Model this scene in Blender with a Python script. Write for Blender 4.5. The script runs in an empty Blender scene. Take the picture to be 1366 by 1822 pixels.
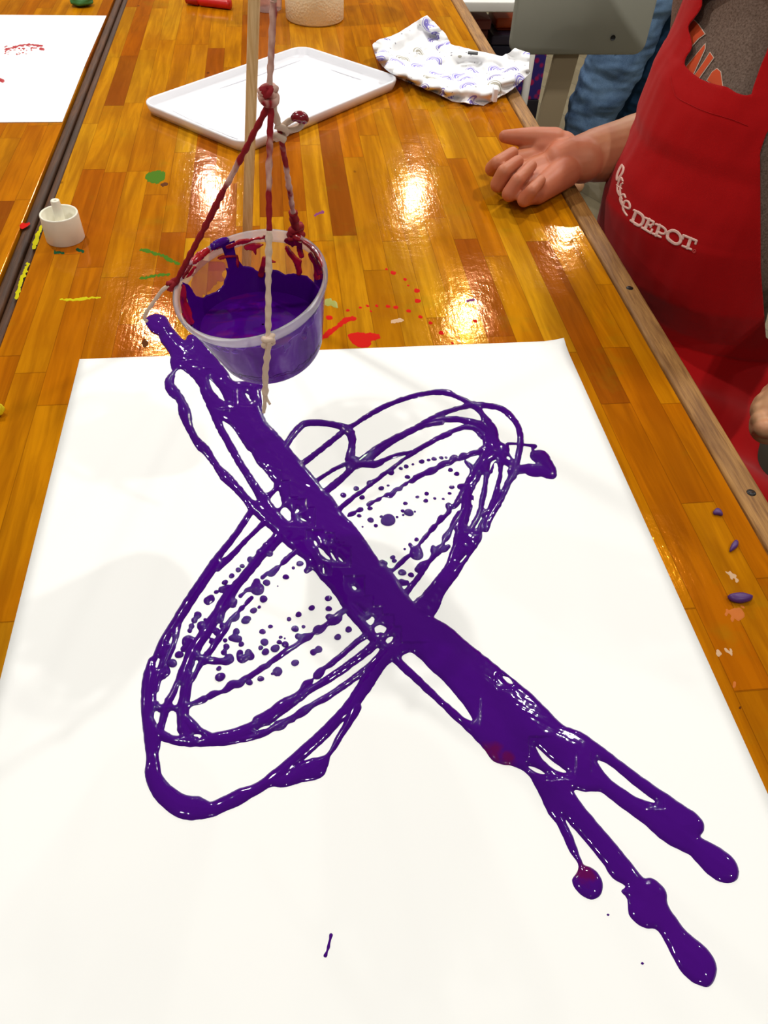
import bpy, math, random
import numpy as np
from mathutils import Vector, Matrix, noise
from mathutils.bvhtree import BVHTree

random.seed(7)
SC = bpy.context.scene
COL = SC.collection
T = 0.75                      # height of the table top

# ------------------------------------------------------------------ camera
CR = np.array([[0.99307033, -0.05969361, 0.10123236],
               [-0.11212649, -0.7392582, 0.66402181],
               [0.03519899, -0.67077119, -0.74082862]])
FPX, CH = 1368.0, 1.287
CP = np.array([0, 0, CH])
cam = bpy.data.cameras.new('camera')
camo = bpy.data.objects.new('camera', cam)
COL.objects.link(camo)
cam.sensor_fit = 'VERTICAL'
cam.sensor_height = 24.0
cam.lens = FPX / 1822 * 24.0
cam.clip_start = 0.02
m = Matrix.Identity(4)
for i in range(3):
    m[i][0] = CR[i][0]; m[i][1] = -CR[i][1]; m[i][2] = -CR[i][2]
m[2][3] = CH
camo.matrix_world = m
SC.camera = camo


def ray(px, py):
    return CR @ np.array([px - 683, py - 911, FPX]) / FPX


def at(px, py, z=T):
    r = ray(px, py)
    return r * ((z - CH) / r[2]) + CP


def aty(px, py, y):
    r = ray(px, py)
    return r * (y / r[1]) + CP


def proj(P):
    q = (np.asarray(P, float) - CP) @ CR
    return np.stack([q[..., 0] / q[..., 2] * FPX + 683, q[..., 1] / q[..., 2] * FPX + 911], -1), q[..., 2]


# ------------------------------------------------------------------ object helpers
def link(o, parent=None):
    COL.objects.link(o)
    if parent is not None:
        o.parent = parent
    return o


def tag(o, label=None, cat=None, group=None, kind=None):
    if label: o['label'] = label
    if cat: o['category'] = cat
    if group: o['group'] = group
    if kind: o['kind'] = kind
    return o


WM = {}


def thing(name, loc, label, cat, group=None, rot=None):
    o = bpy.data.objects.new(name, None)
    o.empty_display_size = 0.02
    M = (rot.to_4x4() if rot is not None else Matrix.Identity(4))
    M.translation = Vector(loc)
    o.matrix_world = M
    link(o)
    WM[o.name] = M
    return tag(o, label, cat, group)


def part(name, VF, mat, parent=None, smooth=True, loc=None, label=None, mats=None, midx=None):
    """VF in world coordinates"""
    V, F = VF
    V = [Vector(v) for v in V]
    if parent is not None:
        M = WM[parent.name]
    else:
        M = Matrix.Identity(4)
        if loc is None:
            xs = [v.x for v in V]; ys = [v.y for v in V]; zs = [v.z for v in V]
            loc = ((min(xs) + max(xs)) / 2, (min(ys) + max(ys)) / 2, min(zs))
        M.translation = Vector(loc)
    Mi = M.inverted()
    me = bpy.data.meshes.new(name)
    me.from_pydata([Mi @ v for v in V], [], [tuple(f) for f in F])
    for mm in (mats or [mat]):
        me.materials.append(mm)
    if smooth:
        me.polygons.foreach_set('use_smooth', [True] * len(me.polygons))
    if midx is not None:
        me.polygons.foreach_set('material_index', midx)
    me.update()
    o = bpy.data.objects.new(name, me)
    if parent is None:
        o.matrix_world = M
    link(o, parent)
    WM[o.name] = M
    if label: o['label'] = label
    return o


def merge(*vfs):
    V, F = [], []
    for v, f in vfs:
        k = len(V)
        V += [tuple(p) for p in v]
        F += [tuple(i + k for i in q) for q in f]
    return V, F


def box(x0, x1, y0, y1, z0, z1, b=0.0):
    if b <= 0:
        V = [(x, y, z) for z in (z0, z1) for y in (y0, y1) for x in (x0, x1)]
        return V, [(0, 2, 3, 1), (4, 5, 7, 6), (0, 1, 5, 4), (2, 6, 7, 3), (0, 4, 6, 2), (1, 3, 7, 5)]
    # rounded box : stack of inset rectangles with rounded plan corners
    rows = []
    n = 4
    prof = []
    for i in range(n + 1):
        a = math.pi / 2 * i / n
        prof.append((b * (1 - math.sin(a)), z0 + b * (1 - math.cos(a))))
    for i in range(n + 1):
        a = math.pi / 2 * (1 - i / n)
        prof.append((b * (1 - math.sin(a)), z1 - b * (1 - math.cos(a))))
    V, F = [], []
    for ins, z in prof:
        X0, X1, Y0, Y1 = x0 + ins, x1 - ins, y0 + ins, y1 - ins
        rr = max(b - ins, 1e-5)
        for cx, cy, a0 in ((X1 - rr, Y1 - rr, 0), (X0 + rr, Y1 - rr, 90), (X0 + rr, Y0 + rr, 180), (X1 - rr, Y0 + rr, 270)):
            for k in range(n + 1):
                a = math.radians(a0 + 90 * k / n)
                V.append((cx + rr * math.cos(a), cy + rr * math.sin(a), z))
    m_ = 4 * (n + 1)
    for i in range(len(prof) - 1):
        for k in range(m_):
            F.append((i * m_ + k, i * m_ + (k + 1) % m_, (i + 1) * m_ + (k + 1) % m_, (i + 1) * m_ + k))
    F.append(tuple(range(m_ - 1, -1, -1)))
    F.append(tuple(range((len(prof) - 1) * m_, len(prof) * m_)))
    return V, F


def xf(VF, M):
    return [tuple(M @ Vector(v)) for v in VF[0]], VF[1]


def rounded_prism(pts_fn, prof):
    """pts_fn(inset) -> list of (x,y); prof list of (inset,z)"""
    V, F = [], []
    n = None
    for ins, z in prof:
        p = pts_fn(ins); n = len(p)
        V += [(x, y, z) for x, y in p]
    for i in range(len(prof) - 1):
        for k in range(n):
            F.append((i * n + k, i * n + (k + 1) % n, (i + 1) * n + (k + 1) % n, (i + 1) * n + k))
    F.append(tuple(range(n - 1, -1, -1)))
    F.append(tuple(range((len(prof) - 1) * n, len(prof) * n)))
    return V, F


def rrect(w, h, r, ins, k=6):
    out = []
    W, H_, rr = w / 2 - ins, h / 2 - ins, max(r - ins, 1e-4)
    for cx, cy, a0 in ((W - rr, H_ - rr, 0), (-W + rr, H_ - rr, 90), (-W + rr, -H_ + rr, 180), (W - rr, -H_ + rr, 270)):
        for i in range(k + 1):
            a = math.radians(a0 + 90 * i / k)
            out.append((cx + rr * math.cos(a), cy + rr * math.sin(a)))
    return out


def lathe(prof, M=None, n=64, closed=False):
    """prof [(r,z)]"""
    V, F = [], []
    for r, z in prof:
        for k in range(n):
            a = 2 * math.pi * k / n
            V.append((max(r, 1e-6) * math.cos(a), max(r, 1e-6) * math.sin(a), z))
    L = len(prof)
    for i in range(L if closed else L - 1):
        j = (i + 1) % L
        for k in range(n):
            F.append((i * n + k, i * n + (k + 1) % n, j * n + (k + 1) % n, j * n + k))
    if M is not None:
        V = [tuple(M @ Vector(v)) for v in V]
    return V, F


def catmull(P, n=8):
    P = [np.array(p, float) for p in P]
    if len(P) < 3:
        return [P[0] + (P[1] - P[0]) * i / n for i in range(n + 1)]
    out = []
    Q = [2 * P[0] - P[1]] + P + [2 * P[-1] - P[-2]]
    for i in range(1, len(Q) - 2):
        for k in range(n):
            t = k / n
            out.append(0.5 * (2 * Q[i] + (Q[i + 1] - Q[i - 1]) * t + (2 * Q[i - 1] - 5 * Q[i] + 4 * Q[i + 1] - Q[i + 2]) * t * t
                              + (3 * Q[i] - Q[i - 1] - 3 * Q[i + 1] + Q[i + 2]) * t ** 3))
    out.append(P[-1])
    return out


def catmull_closed(P, n=4):
    P = [np.array(p, float) for p in P]
    m_ = len(P); out = []
    for i in range(m_):
        a, b, c, d = P[i - 1], P[i], P[(i + 1) % m_], P[(i + 2) % m_]
        for k in range(n):
            t = k / n
            out.append(0.5 * (2 * b + (c - a) * t + (2 * a - 5 * b + 4 * c - d) * t * t + (3 * b - a - 3 * c + d) * t ** 3))
    return out


def tube(P, R, n=12, cap=True, twist=0.0, lobes=0, amp=0.0):
    """tube along points P with radius R (number or list)"""
    P = [np.array(p, float) for p in P]
    if not hasattr(R, '__len__'):
        R = [R] * len(P)
    V, F = [], []
    up = np.array([0, 0, 1.0])
    t0 = P[1] - P[0]; t0 /= np.linalg.norm(t0)
    if abs(t0 @ up) > 0.9: up = np.array([1.0, 0, 0])
    u = np.cross(t0, up); u /= np.linalg.norm(u)
    L = 0
    for i, p in enumerate(P):
        a = P[max(i - 1, 0)]; b = P[min(i + 1, len(P) - 1)]
        t = b - a; t /= (np.linalg.norm(t) + 1e-12)
        u = u - t * (u @ t); u /= (np.linalg.norm(u) + 1e-12)
        v = np.cross(t, u)
        if i: L += np.linalg.norm(P[i] - P[i - 1])
        for k in range(n):
            an = 2 * math.pi * k / n
            rr = R[i] * (1 + (amp * math.cos(lobes * (an + twist * L)) if lobes else 0))
            V.append(tuple(p + rr * (math.cos(an) * u + math.sin(an) * v)))
    for i in range(len(P) - 1):
        for k in range(n):
            F.append((i * n + k, i * n + (k + 1) % n, (i + 1) * n + (k + 1) % n, (i + 1) * n + k))
    if cap:
        F.append(tuple(range(n - 1, -1, -1)))
        F.append(tuple(range((len(P) - 1) * n, len(P) * n)))
    return V, F


def yarn(P, r=0.0019, step=0.0012):
    """two-ply twisted string along control points"""
    C = catmull(P, 12)
    # resample
    d = [0]
    for i in range(1, len(C)): d.append(d[-1] + float(np.linalg.norm(C[i] - C[i - 1])))
    n = max(4, int(d[-1] / step))
    C = np.array(C); d = np.array(d); s = np.linspace(0, d[-1], n)
    Q = np.stack([np.interp(s, d, C[:, k]) for k in range(3)], -1)
    for i in range(n):
        nv = noise.noise_vector(Vector(Q[i] * 180))
        Q[i] += np.array(nv) * 0.00035
    R = [r * (1 + 0.22 * noise.noise(Vector(Q[i] * 260 + 5))) for i in range(n)]
    return tube(Q, R, n=12, twist=330, lobes=2, amp=0.11)


# ------------------------------------------------------------------ 2-D fields (evaluated per point, positive inside)
def sd_poly(P, X, Y):
    P = np.array(P, float)
    out = np.full(X.shape, -1e3)
    x0, y0 = P.min(0) - 14; x1, y1 = P.max(0) + 14
    m_ = (X > x0) & (X < x1) & (Y > y0) & (Y < y1)
    x, y = X[m_], Y[m_]
    if x.size == 0: return out
    d2 = np.full(x.shape, 1e12); ins = np.zeros(x.shape, bool)
    for i in range(len(P)):
        a, b = P[i - 1], P[i]
        e = b - a; L = e @ e + 1e-12
        t = np.clip(((x - a[0]) * e[0] + (y - a[1]) * e[1]) / L, 0, 1)
        d2 = np.minimum(d2, (x - a[0] - t * e[0]) ** 2 + (y - a[1] - t * e[1]) ** 2)
        c = (a[1] > y) != (b[1] > y)
        if a[1] != b[1]:
            xi = (b[0] - a[0]) * (y - a[1]) / (b[1] - a[1]) + a[0]
            ins ^= c & (x < xi)
    d = np.sqrt(d2)
    out[m_] = np.where(ins, d, -d)
    return out


def sd_stroke(P, X, Y):
    """P rows (x,y,r)"""
    P = np.array(P, float)
    out = np.full(X.shape, -1e3)
    rm = P[:, 2].max() + 12
    x0, y0 = P[:, :2].min(0) - rm; x1, y1 = P[:, :2].max(0) + rm
    m_ = (X > x0) & (X < x1) & (Y > y0) & (Y < y1)
    x, y = X[m_], Y[m_]
    if x.size == 0: return out
    best = np.full(x.shape, -1e3)
    for i in range(len(P) - 1):
        a, b = P[i], P[i + 1]
        ex, ey = b[0] - a[0], b[1] - a[1]; L = ex * ex + ey * ey + 1e-12
        t = np.clip(((x - a[0]) * ex + (y - a[1]) * ey) / L, 0, 1)
        d = (a[2] + (b[2] - a[2]) * t) - np.sqrt((x - a[0] - t * ex) ** 2 + (y - a[1] - t * ey) ** 2)
        best = np.maximum(best, d)
    out[m_] = best
    return out


def smax(a, b, k):
    h = np.clip(0.5 + 0.5 * (a - b) / k, 0, 1)
    return b + (a - b) * h + k * h * (1 - h)


def march(f, pos, top, base):
    """f[ny,nx] field, pos(i,j float arrays)->unused; top[ny,nx,3] inside positions, base[ny,nx,3] contour positions"""
    ny, nx = f.shape
    ins = f > 0
    idx = -np.ones((ny, nx), int)
    V = []
    ii = np.argwhere(ins)
    idx[ins] = np.arange(len(ii))
    V = [tuple(p) for p in top[ins]]
    F = []
    c00, c10, c11, c01 = ins[:-1, :-1], ins[:-1, 1:], ins[1:, 1:], ins[1:, :-1]
    full = c00 & c10 & c11 & c01
    anyc = c00 | c10 | c11 | c01
    a = idx[:-1, :-1][full]; b = idx[:-1, 1:][full]; c = idx[1:, 1:][full]; d = idx[1:, :-1][full]
    F = list(zip(a.tolist(), b.tolist(), c.tolist(), d.tolist()))
    cache = {}

    def cross(i0, j0, i1, j1):
        k = (i0, j0, i1, j1) if (i0, j0) < (i1, j1) else (i1, j1, i0, j0)
        if k in cache: return cache[k]
        i0, j0, i1, j1 = k
        fa, fb = f[i0, j0], f[i1, j1]
        t = fa / (fa - fb) if fa != fb else .5
        t = min(max(t, 0.02), 0.98)
        V.append(tuple(base[i0, j0] * (1 - t) + base[i1, j1] * t))
        cache[k] = len(V) - 1
        return cache[k]
    for i, j in np.argwhere(anyc & ~full):
        cs = ((i, j), (i, j + 1), (i + 1, j + 1), (i + 1, j))
        poly = []
        for q in range(4):
            p0, p1 = cs[q], cs[(q + 1) % 4]
            s0, s1 = ins[p0], ins[p1]
            if s0: poly.append(int(idx[p0]))
            if s0 != s1: poly.append(cross(*p0, *p1))
        if len(poly) >= 3: F.append(tuple(poly))
    return V, F


def zc(key, pts):
    ox, oy, s = {'A': (240, 550, 3.415), 'B': (500, 650, 4.553), 'C': (740, 660, 4.879), 'D': (240, 880, 4.553), 'E': (500, 880, 4.269),
                 'F': (220, 1160, 4.553), 'G': (460, 1130, 3.415), 'H': (780, 1150, 2.331), 'I': (540, 760, 4.0176), 'J': (300, 960, 3.415),
                 'K': (200, 350, 2.732), 'M': (1060, 260, 6.209), 'N': (1100, 0, 5.135), 'O': (640, 0, 4.269), 'P': (0, 0, 1), 'Q': (380, 120, 5.695),
                 'R': (560, 380, 4.269), 'S': (0, 300, 3.644), 'U': (1066, 850, 3.037)}[key]
    return [(ox + p[0] / s, oy + p[1] / s) + tuple(p[2:]) for p in pts]


# ------------------------------------------------------------------ materials
def mat(name, col=(.8, .8, .8), rough=.5, spec=.5, coat=0, coat_rough=.05, **kw):
    m_ = bpy.data.materials.new(name)
    m_.use_nodes = True
    b = m_.node_tree.nodes['Principled BSDF']
    b.inputs['Base Color'].default_value = (*col, 1)
    b.inputs['Roughness'].default_value = rough
    b.inputs['Specular IOR Level'].default_value = spec
    b.inputs['Coat Weight'].default_value = coat
    b.inputs['Coat Roughness'].default_value = coat_rough
    for k, v in kw.items():
        b.inputs[k].default_value = v
    return m_


class NT:
    def __init__(s, m_):
        s.t = m_.node_tree; s.b = s.t.nodes['Principled BSDF']

    def n(s, ty, **kw):
        nd = s.t.nodes.new(ty)
        for k, v in kw.items():
            if k.startswith('i_'):
                key = k[2:]
                nd.inputs[int(key) if key.isdigit() else key.replace('_', ' ')].default_value = v
            else:
                setattr(nd, k, v)
        return nd

    def l(s, a, b): s.t.links.new(a, b)

    def math(s, op, a, b=None, c=None):
        nd = s.t.nodes.new('ShaderNodeMath'); nd.operation = op
        for i, v in enumerate((a, b, c)):
            if v is None: continue
            if isinstance(v, (int, float)): nd.inputs[i].default_value = v
            else: s.l(v, nd.inputs[i])
        return nd.outputs[0]

    def ramp(s, fac, stops, interp='LINEAR'):
        nd = s.t.nodes.new('ShaderNodeValToRGB'); cr = nd.color_ramp; cr.interpolation = interp
        while len(cr.elements) < len(stops): cr.elements.new(0.5)
        for e, (p, c) in zip(cr.elements, stops):
            e.position = p; e.color = (*c, 1)
        s.l(fac, nd.inputs[0]); return nd.outputs[0]

    def mix(s, fac, a, b, mode='MIX'):
        nd = s.t.nodes.new('ShaderNodeMix'); nd.data_type = 'RGBA'; nd.blend_type = mode
        if isinstance(fac, (int, float)): nd.inputs[0].default_value = fac
        else: s.l(fac, nd.inputs[0])
        for i, v in ((6, a), (7, b)):
            if isinstance(v, tuple): nd.inputs[i].default_value = (*v, 1)
            else: s.l(v, nd.inputs[i])
        return nd.outputs[2]

    def obj(s, scale=(1, 1, 1), loc=(0, 0, 0)):
        tc = s.n('ShaderNodeTexCoord'); mp = s.n('ShaderNodeMapping')
        mp.inputs['Scale'].default_value = scale; mp.inputs['Location'].default_value = loc
        s.l(tc.outputs['Object'], mp.inputs['Vector']); return mp.outputs[0]

    def noise(s, vec, scale=5, detail=3, rough=.5, dist=0):
        nd = s.n('ShaderNodeTexNoise', i_Scale=scale, i_Detail=detail, i_Roughness=rough, i_Distortion=dist)
        s.l(vec, nd.inputs['Vector']); return nd.outputs['Fac']

    def bump(s, h, strength=.3, dist=.001, to='Normal'):
        nd = s.n('ShaderNodeBump', i_Strength=strength, i_Distance=dist)
        s.l(h, nd.inputs['Height']); s.l(nd.outputs[0], s.b.inputs[to]); return nd


def srgb(r, g, b):
    f = lambda c: (c / 255 / 12.92) if c <= 10 else ((c / 255 + .055) / 1.055) ** 2.4
    return (f(r), f(g), f(b))


def butcher_block(name):
    m_ = mat(name, rough=.1, spec=.5, IOR=1.16, Metallic=.13)
    m_.node_tree.nodes['Principled BSDF'].inputs['Specular Tint'].default_value = (1, .58, .12, 1)
    t = NT(m_)
    v = t.obj()
    sp = t.n('ShaderNodeSeparateXYZ'); t.l(v, sp.inputs[0])
    x, y = sp.outputs[0], sp.outputs[1]
    W = .0335
    row = t.math('FLOOR', t.math('DIVIDE', t.math('ADD', x, 5.007), W))
    fx = t.math('FRACT', t.math('DIVIDE', t.math('ADD', x, 5.007), W))
    wn = t.n('ShaderNodeTexWhiteNoise', noise_dimensions='1D'); t.l(row, wn.inputs['W'])
    yy = t.math('DIVIDE', t.math('ADD', t.math('ADD', y, 9), t.math('MULTIPLY', wn.outputs['Value'], 3.7)), t.math('ADD', .23, t.math('MULTIPLY', wn.outputs['Value'], .14)))
    colm = t.math('FLOOR', yy); fy = t.math('FRACT', yy)
    cx = t.n('ShaderNodeCombineXYZ'); t.l(row, cx.inputs[0]); t.l(colm, cx.inputs[1])
    w2 = t.n('ShaderNodeTexWhiteNoise', noise_dimensions='3D'); t.l(cx.outputs[0], w2.inputs['Vector'])
    idv = w2.outputs['Value']
    base = t.ramp(idv, [(0, srgb(184, 98, 8)), (.18, srgb(206, 122, 8)), (.42, srgb(216, 144, 12)), (.62, srgb(206, 128, 8)), (.8, srgb(228, 164, 24)), (.93, srgb(172, 90, 10)), (1, srgb(160, 88, 16))])
    # grain : shifted per plank
    off = t.n('ShaderNodeVectorMath', operation='SCALE'); t.l(w2.outputs['Color'], off.inputs[0]); off.inputs['Scale'].default_value = 7
    add = t.n('ShaderNodeVectorMath', operation='ADD'); t.l(v, add.inputs[0]); t.l(off.outputs[0], add.inputs[1])
    mp = t.n('ShaderNodeMapping'); mp.inputs['Scale'].default_value = (1, .07, 1); t.l(add.outputs[0], mp.inputs[0])
    g1 = t.noise(mp.outputs[0], 90, 6, .6, .6)
    g2 = t.noise(mp.outputs[0], 22, 4, .6, 1.6)
    c = t.mix(t.ramp(g2, [(.40, (0, 0, 0)), (.62, (.9, .9, .9))]), base, t.mix(.5, base, srgb(126, 60, 6)))
    c = t.mix(t.ramp(g1, [(.42, (0, 0, 0)), (.66, (.75, .75, .75))]), c, t.mix(.6, base, srgb(112, 52, 6)))
    # blotches of wear
    n3 = t.noise(v, 5, 4, .6)
    c = t.mix(t.ramp(n3, [(.4, (0, 0, 0)), (.7, (.55, .55, .55))]), c, t.mix(.5, c, srgb(170, 74, 4)))
    n5 = t.noise(t.obj(loc=(3, 1, 0)), 11, 4, .65)
    c = t.mix(t.ramp(n5, [(.6, (0, 0, 0)), (.75, (.22, .22, .22))]), c, srgb(128, 138, 28))
    # small dark knots
    vo = t.n('ShaderNodeTexVoronoi', i_Scale=9); t.l(t.obj(scale=(1.6, .8, 1)), vo.inputs['Vector'])
    c = t.mix(t.ramp(vo.outputs['Distance'], [(.02, (.8, .8, .8)), (.05, (0, 0, 0))]), c, srgb(84, 40, 12))
    # joints
    ex = t.math('MINIMUM', fx, t.math('SUBTRACT', 1, fx))
    ey = t.math('MINIMUM', fy, t.math('SUBTRACT', 1, fy))
    jx = t.math('LESS_THAN', ex, .012); jy = t.math('LESS_THAN', ey, .0025)
    j = t.math('MULTIPLY', t.math('MAXIMUM', jx, jy), .45)
    c = t.mix(j, c, srgb(96, 46, 6))
    hs = t.n('ShaderNodeHueSaturation', i_Saturation=1.0, i_Value=.93); t.l(c, hs.inputs['Color'])
    t.l(hs.outputs[0], t.b.inputs['Base Color'])
    rn = t.noise(v, 14, 4, .6)
    t.l(t.ramp(rn, [(.35, (.11, .11, .11)), (.7, (.045, .045, .045))]), t.b.inputs['Roughness'])
    hb = t.math('ADD', t.math('MULTIPLY', t.noise(v, 70, 4, .55), 1.0), t.math('MULTIPLY', t.noise(t.obj(scale=(1, .12, 1)), 300, 2, .5), .3))
    t.bump(hb, .32, .0008, 'Normal')
    return m_


M_block = butcher_block('butcher_block_wood')


def wood_edge(name, c1, c2, dark):
    m_ = mat(name, rough=.55, spec=.3)
    t = NT(m_)
    v = t.obj(scale=(1, .06, 1))
    g = t.noise(v, 260, 5, .65, .5)
    g2 = t.noise(t.obj(scale=(1, .2, 1)), 30, 3)
    c = t.mix(t.ramp(g, [(.35, (0, 0, 0)), (.65, (1, 1, 1))]), c1, c2)
    c = t.mix(t.ramp(g2, [(.45, (0, 0, 0)), (.7, (.8, .8, .8))]), c, dark)
    t.l(c, t.b.inputs['Base Color'])
    t.bump(g, .6, .0012)
    return m_


M_strip = wood_edge('worn_oak_edge', srgb(176, 128, 66), srgb(118, 76, 32), srgb(104, 64, 22))
M_darkstrip = wood_edge('dark_edge', srgb(92, 54, 22), srgb(58, 32, 14), srgb(48, 30, 14))
M_screw = mat('dark_screw', srgb(46, 44, 44), .35, Metallic=.8)
M_paper = mat('poster_board', (.93, .935, .91), .55, .3)
M_traywhite = mat('white_plastic', (.86, .86, .90), .3, .4)
M_cap = mat('white_cap_plastic', (.84, .80, .66), .4, .4)
M_dowel = mat('dowel_wood', srgb(200, 160, 104), .5, .3)
t = NT(M_dowel); g = t.noise(t.obj(scale=(1, 1, .05)), 400, 3)
t.l(t.ramp(g, [(.3, srgb(204, 164, 104)), (.7, srgb(232, 202, 150))]), t.b.inputs['Base Color'])


def paint(name, c, c2=None, rough=.12, coat=.8, c2lo=.62):
    m_ = mat(name, c, rough, .45, coat=coat, coat_rough=.03)
    if c2:
        t = NT(m_)
        n = t.noise(t.obj(), 38, 3, .55, .8)
        t.l(t.mix(t.ramp(n, [(c2lo, (0, 0, 0)), (c2lo + .12, (1, 1, 1))]), c, c2), t.b.inputs['Base Color'])
    return m_


PURP = (.054, .0015, .175)
M_purple = mat('wet_purple_paint', PURP, .05, .36)
t = NT(M_purple)
nn = t.noise(t.obj(loc=(.37, 0, 0)), 9, 2, .5)
cc = t.mix(t.ramp(nn, [(.45, (0, 0, 0)), (.8, (.7, .7, .7))]), PURP, (.062, .002, .18))
# two red traces left from the previous colour
geo = t.n('ShaderNodeTexCoord')
for (qx, qy, rr) in ((at(878, 1338)[0], at(878, 1338)[1], .008), (at(1042, 1556)[0], at(1042, 1556)[1], .008), (at(905, 1352)[0], at(905, 1352)[1], .006)):
    vm = t.n('ShaderNodeVectorMath', operation='DISTANCE'); t.l(geo.outputs['Object'], vm.inputs[0])
    vm.inputs[1].default_value = (qx - 0.039, qy - .3825, 0)
    msk = t.ramp(t.math('ADD', t.math('DIVIDE', vm.outputs['Value'], rr * 2), t.math('MULTIPLY', t.math('SUBTRACT', t.noise(t.obj(), 160, 3), .5), .6)), [(.3, (.75, .75, .75)), (.6, (0, 0, 0))])
    cc = t.mix(msk, cc, (.12, .001, .045))
t.l(cc, t.b.inputs['Base Color'])
t.bump(t.noise(t.obj(), 110, 2, .5), .06, .001)

M_red = paint('red_paint', (.50, .008, .012), (.20, .002, .01), .2, .6, .5)
M_dred = paint('dark_red_paint', (.20, .003, .010), (.42, .006, .012), .22, .6, .55)
M_rstain = mat('dried_red_paint', srgb(196, 20, 6), .6, .05)
M_gstain = mat('dried_green_paint', srgb(70, 112, 16), .6, .05)
M_tstain = mat('dried_teal_paint', srgb(22, 74, 44), .6, .05)
M_ystain = mat('dried_yellow_paint', srgb(196, 186, 8), .6, .05)
M_pstain = mat('dried_purple_paint', srgb(130, 60, 110), .6, .05)
M_wstain = mat('dried_white_paint', srgb(204, 166, 130), .6, .05)
M_bstain = mat('dark_wood_mark', srgb(92, 48, 12), .6, .05)
M_pinkst = mat('faded_pink_paint', srgb(196, 110, 50), .6, .05)

# ------------------------------------------------------------------ room
M_floor = mat('grey_plank_floor', rough=.45)
t = NT(M_floor)
v = t.obj()
br = t.n('ShaderNodeTexBrick', i_Scale=1.0); t.l(t.obj(scale=(1, 1, 1)), br.inputs['Vector'])
br.inputs['Brick Width'].default_value = 1.2; br.inputs['Row Height'].default_value = .15
br.inputs['Mortar Size'].default_value = .003
br.inputs['Color1'].default_value = (*srgb(128, 116, 90), 1); br.inputs['Color2'].default_value = (*srgb(106, 94, 70), 1); br.inputs['Mortar'].default_value = (*srgb(84, 74, 56), 1)
rot = t.n('ShaderNodeMapping'); rot.inputs['Rotation'].default_value = (0, 0, math.radians(62)); t.l(v, rot.inputs[0]); t.l(rot.outputs[0], br.inputs['Vector'])
gr = t.noise(t.obj(scale=(1, 1, 1)), 12, 4)
t.l(t.mix(.3, br.outputs['Color'], t.ramp(gr, [(.3, srgb(96, 86, 62)), (.7, srgb(140, 128, 100))])), t.b.inputs['Base Color'])
o = part('floor', box(-4, 5, -3, 8, -.05, 0), M_floor, smooth=False); tag(o, kind='structure')
M_wall = mat('wall_paint', srgb(196, 190, 180), .8)
o = part('wall_back', box(-4, 5, 8, 8.1, 0, 2.9), M_wall, smooth=False); tag(o, kind='structure')
o = part('wall_right', box(5, 5.1, -3, 8.1, 0, 2.9), M_wall, smooth=False); tag(o, kind='structure')

# ------------------------------------------------------------------ tables
def table(name, x0, x1, y0, y1, label, strip_l, strip_r):
    e = thing(name, ((x0 + x1) / 2, (y0 + y1) / 2, 0), label, 'table')
    part('table_top', box(x0, x1, y0, y1, T - .04, T, .0015), M_block, e, smooth=False)
    for s in (strip_l, strip_r):
        if s:
            a, b, mt, zt, lb = s
            part('edge_strip', box(a, b, y0, y1, T - .045, zt, .0045), mt, e, label=lb)
    for lx in (x0 + .05, x1 - .05):
        for ly in (y0 + .1, y1 - .1):
            part('table_leg', box(lx - .035, lx + .035, ly - .035, ly + .035, 0, T - .04, .003), M_darkstrip, e)
    return e


tb = table('work_table', -.334, .4195, -.45, 2.9, 'paint-stained butcher-block work table under the purple swing painting',
           (-.3475, -.3352, M_darkstrip, T - .003, 'dark narrow edge strip'), (.4225, .4515, M_strip, T - .0005, 'worn brown edge strip with screws'))
tb2 = table('work_table', -1.25, -.3655, -.45, 2.9, 'second butcher-block table at the far left, carrying the white sheet with red specks',
            None, (-.3645, -.3500, M_darkstrip, T - .003, 'dark narrow edge strip'))
for px, py in ((1337, 876), (1117, 512), (1175, 640)):
    if (px, py) == (1175, 640): continue
    p = at(px, py)
    M_ = Matrix.Translation((.4385, p[1], T - .0006))
    sh_ = part('screw_head', lathe([(0, .0008), (.0035, .0011), (.0046, .0004), (.0048, -.001), (0, -.001)], M_, 20), M_screw, tb)
    part('screw_slot', xf(box(-.003, .003, -.0005, .0005, .0008, .0012), M_), M_darkstrip, sh_)


# stains on the table : dried thin paint
def stain(name, prims, mt, label, h=.00035, par=tb, step=.0011, wob=1.3, par_z=T):
    pts = []
    for kind, P in prims:
        for p in P: pts.append(at(p[0], p[1])[:2])
    pts = np.array(pts); pad = .02
    xs = np.arange(pts[:, 0].min() - pad, pts[:, 0].max() + pad, step); ys = np.arange(pts[:, 1].min() - pad, pts[:, 1].max() + pad, step)
    X, Y = np.meshgrid(xs, ys)
    uv, dd = proj(np.stack([X, Y, np.full(X.shape, par_z)], -1))
    f = np.full(X.shape, -1e3)
    for kind, P in prims:
        s = sd_poly(catmull_closed(P, 4), uv[..., 0], uv[..., 1]) if kind == 'p' else sd_stroke(P, uv[..., 0], uv[..., 1])
        f = np.maximum(f, s)
    w = np.array([[noise.noise(Vector((x * 330, y * 200, 1.7))) for x in xs] for y in ys])
    f = f + w * wob * 1.6
    hh = par_z + h * np.clip(f / 2.0, .15, 1)
    top = np.stack([X, Y, hh], -1); base = np.stack([X, Y, np.full(X.shape, par_z + .00005)], -1)
    VF = march(f, None, top, base)
    if len(VF[1]) == 0: return
    o = part(name, VF, mt, par); o['label'] = label
    if name == 'paint_specks': o['kind'] = 'stuff'
    return o


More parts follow.
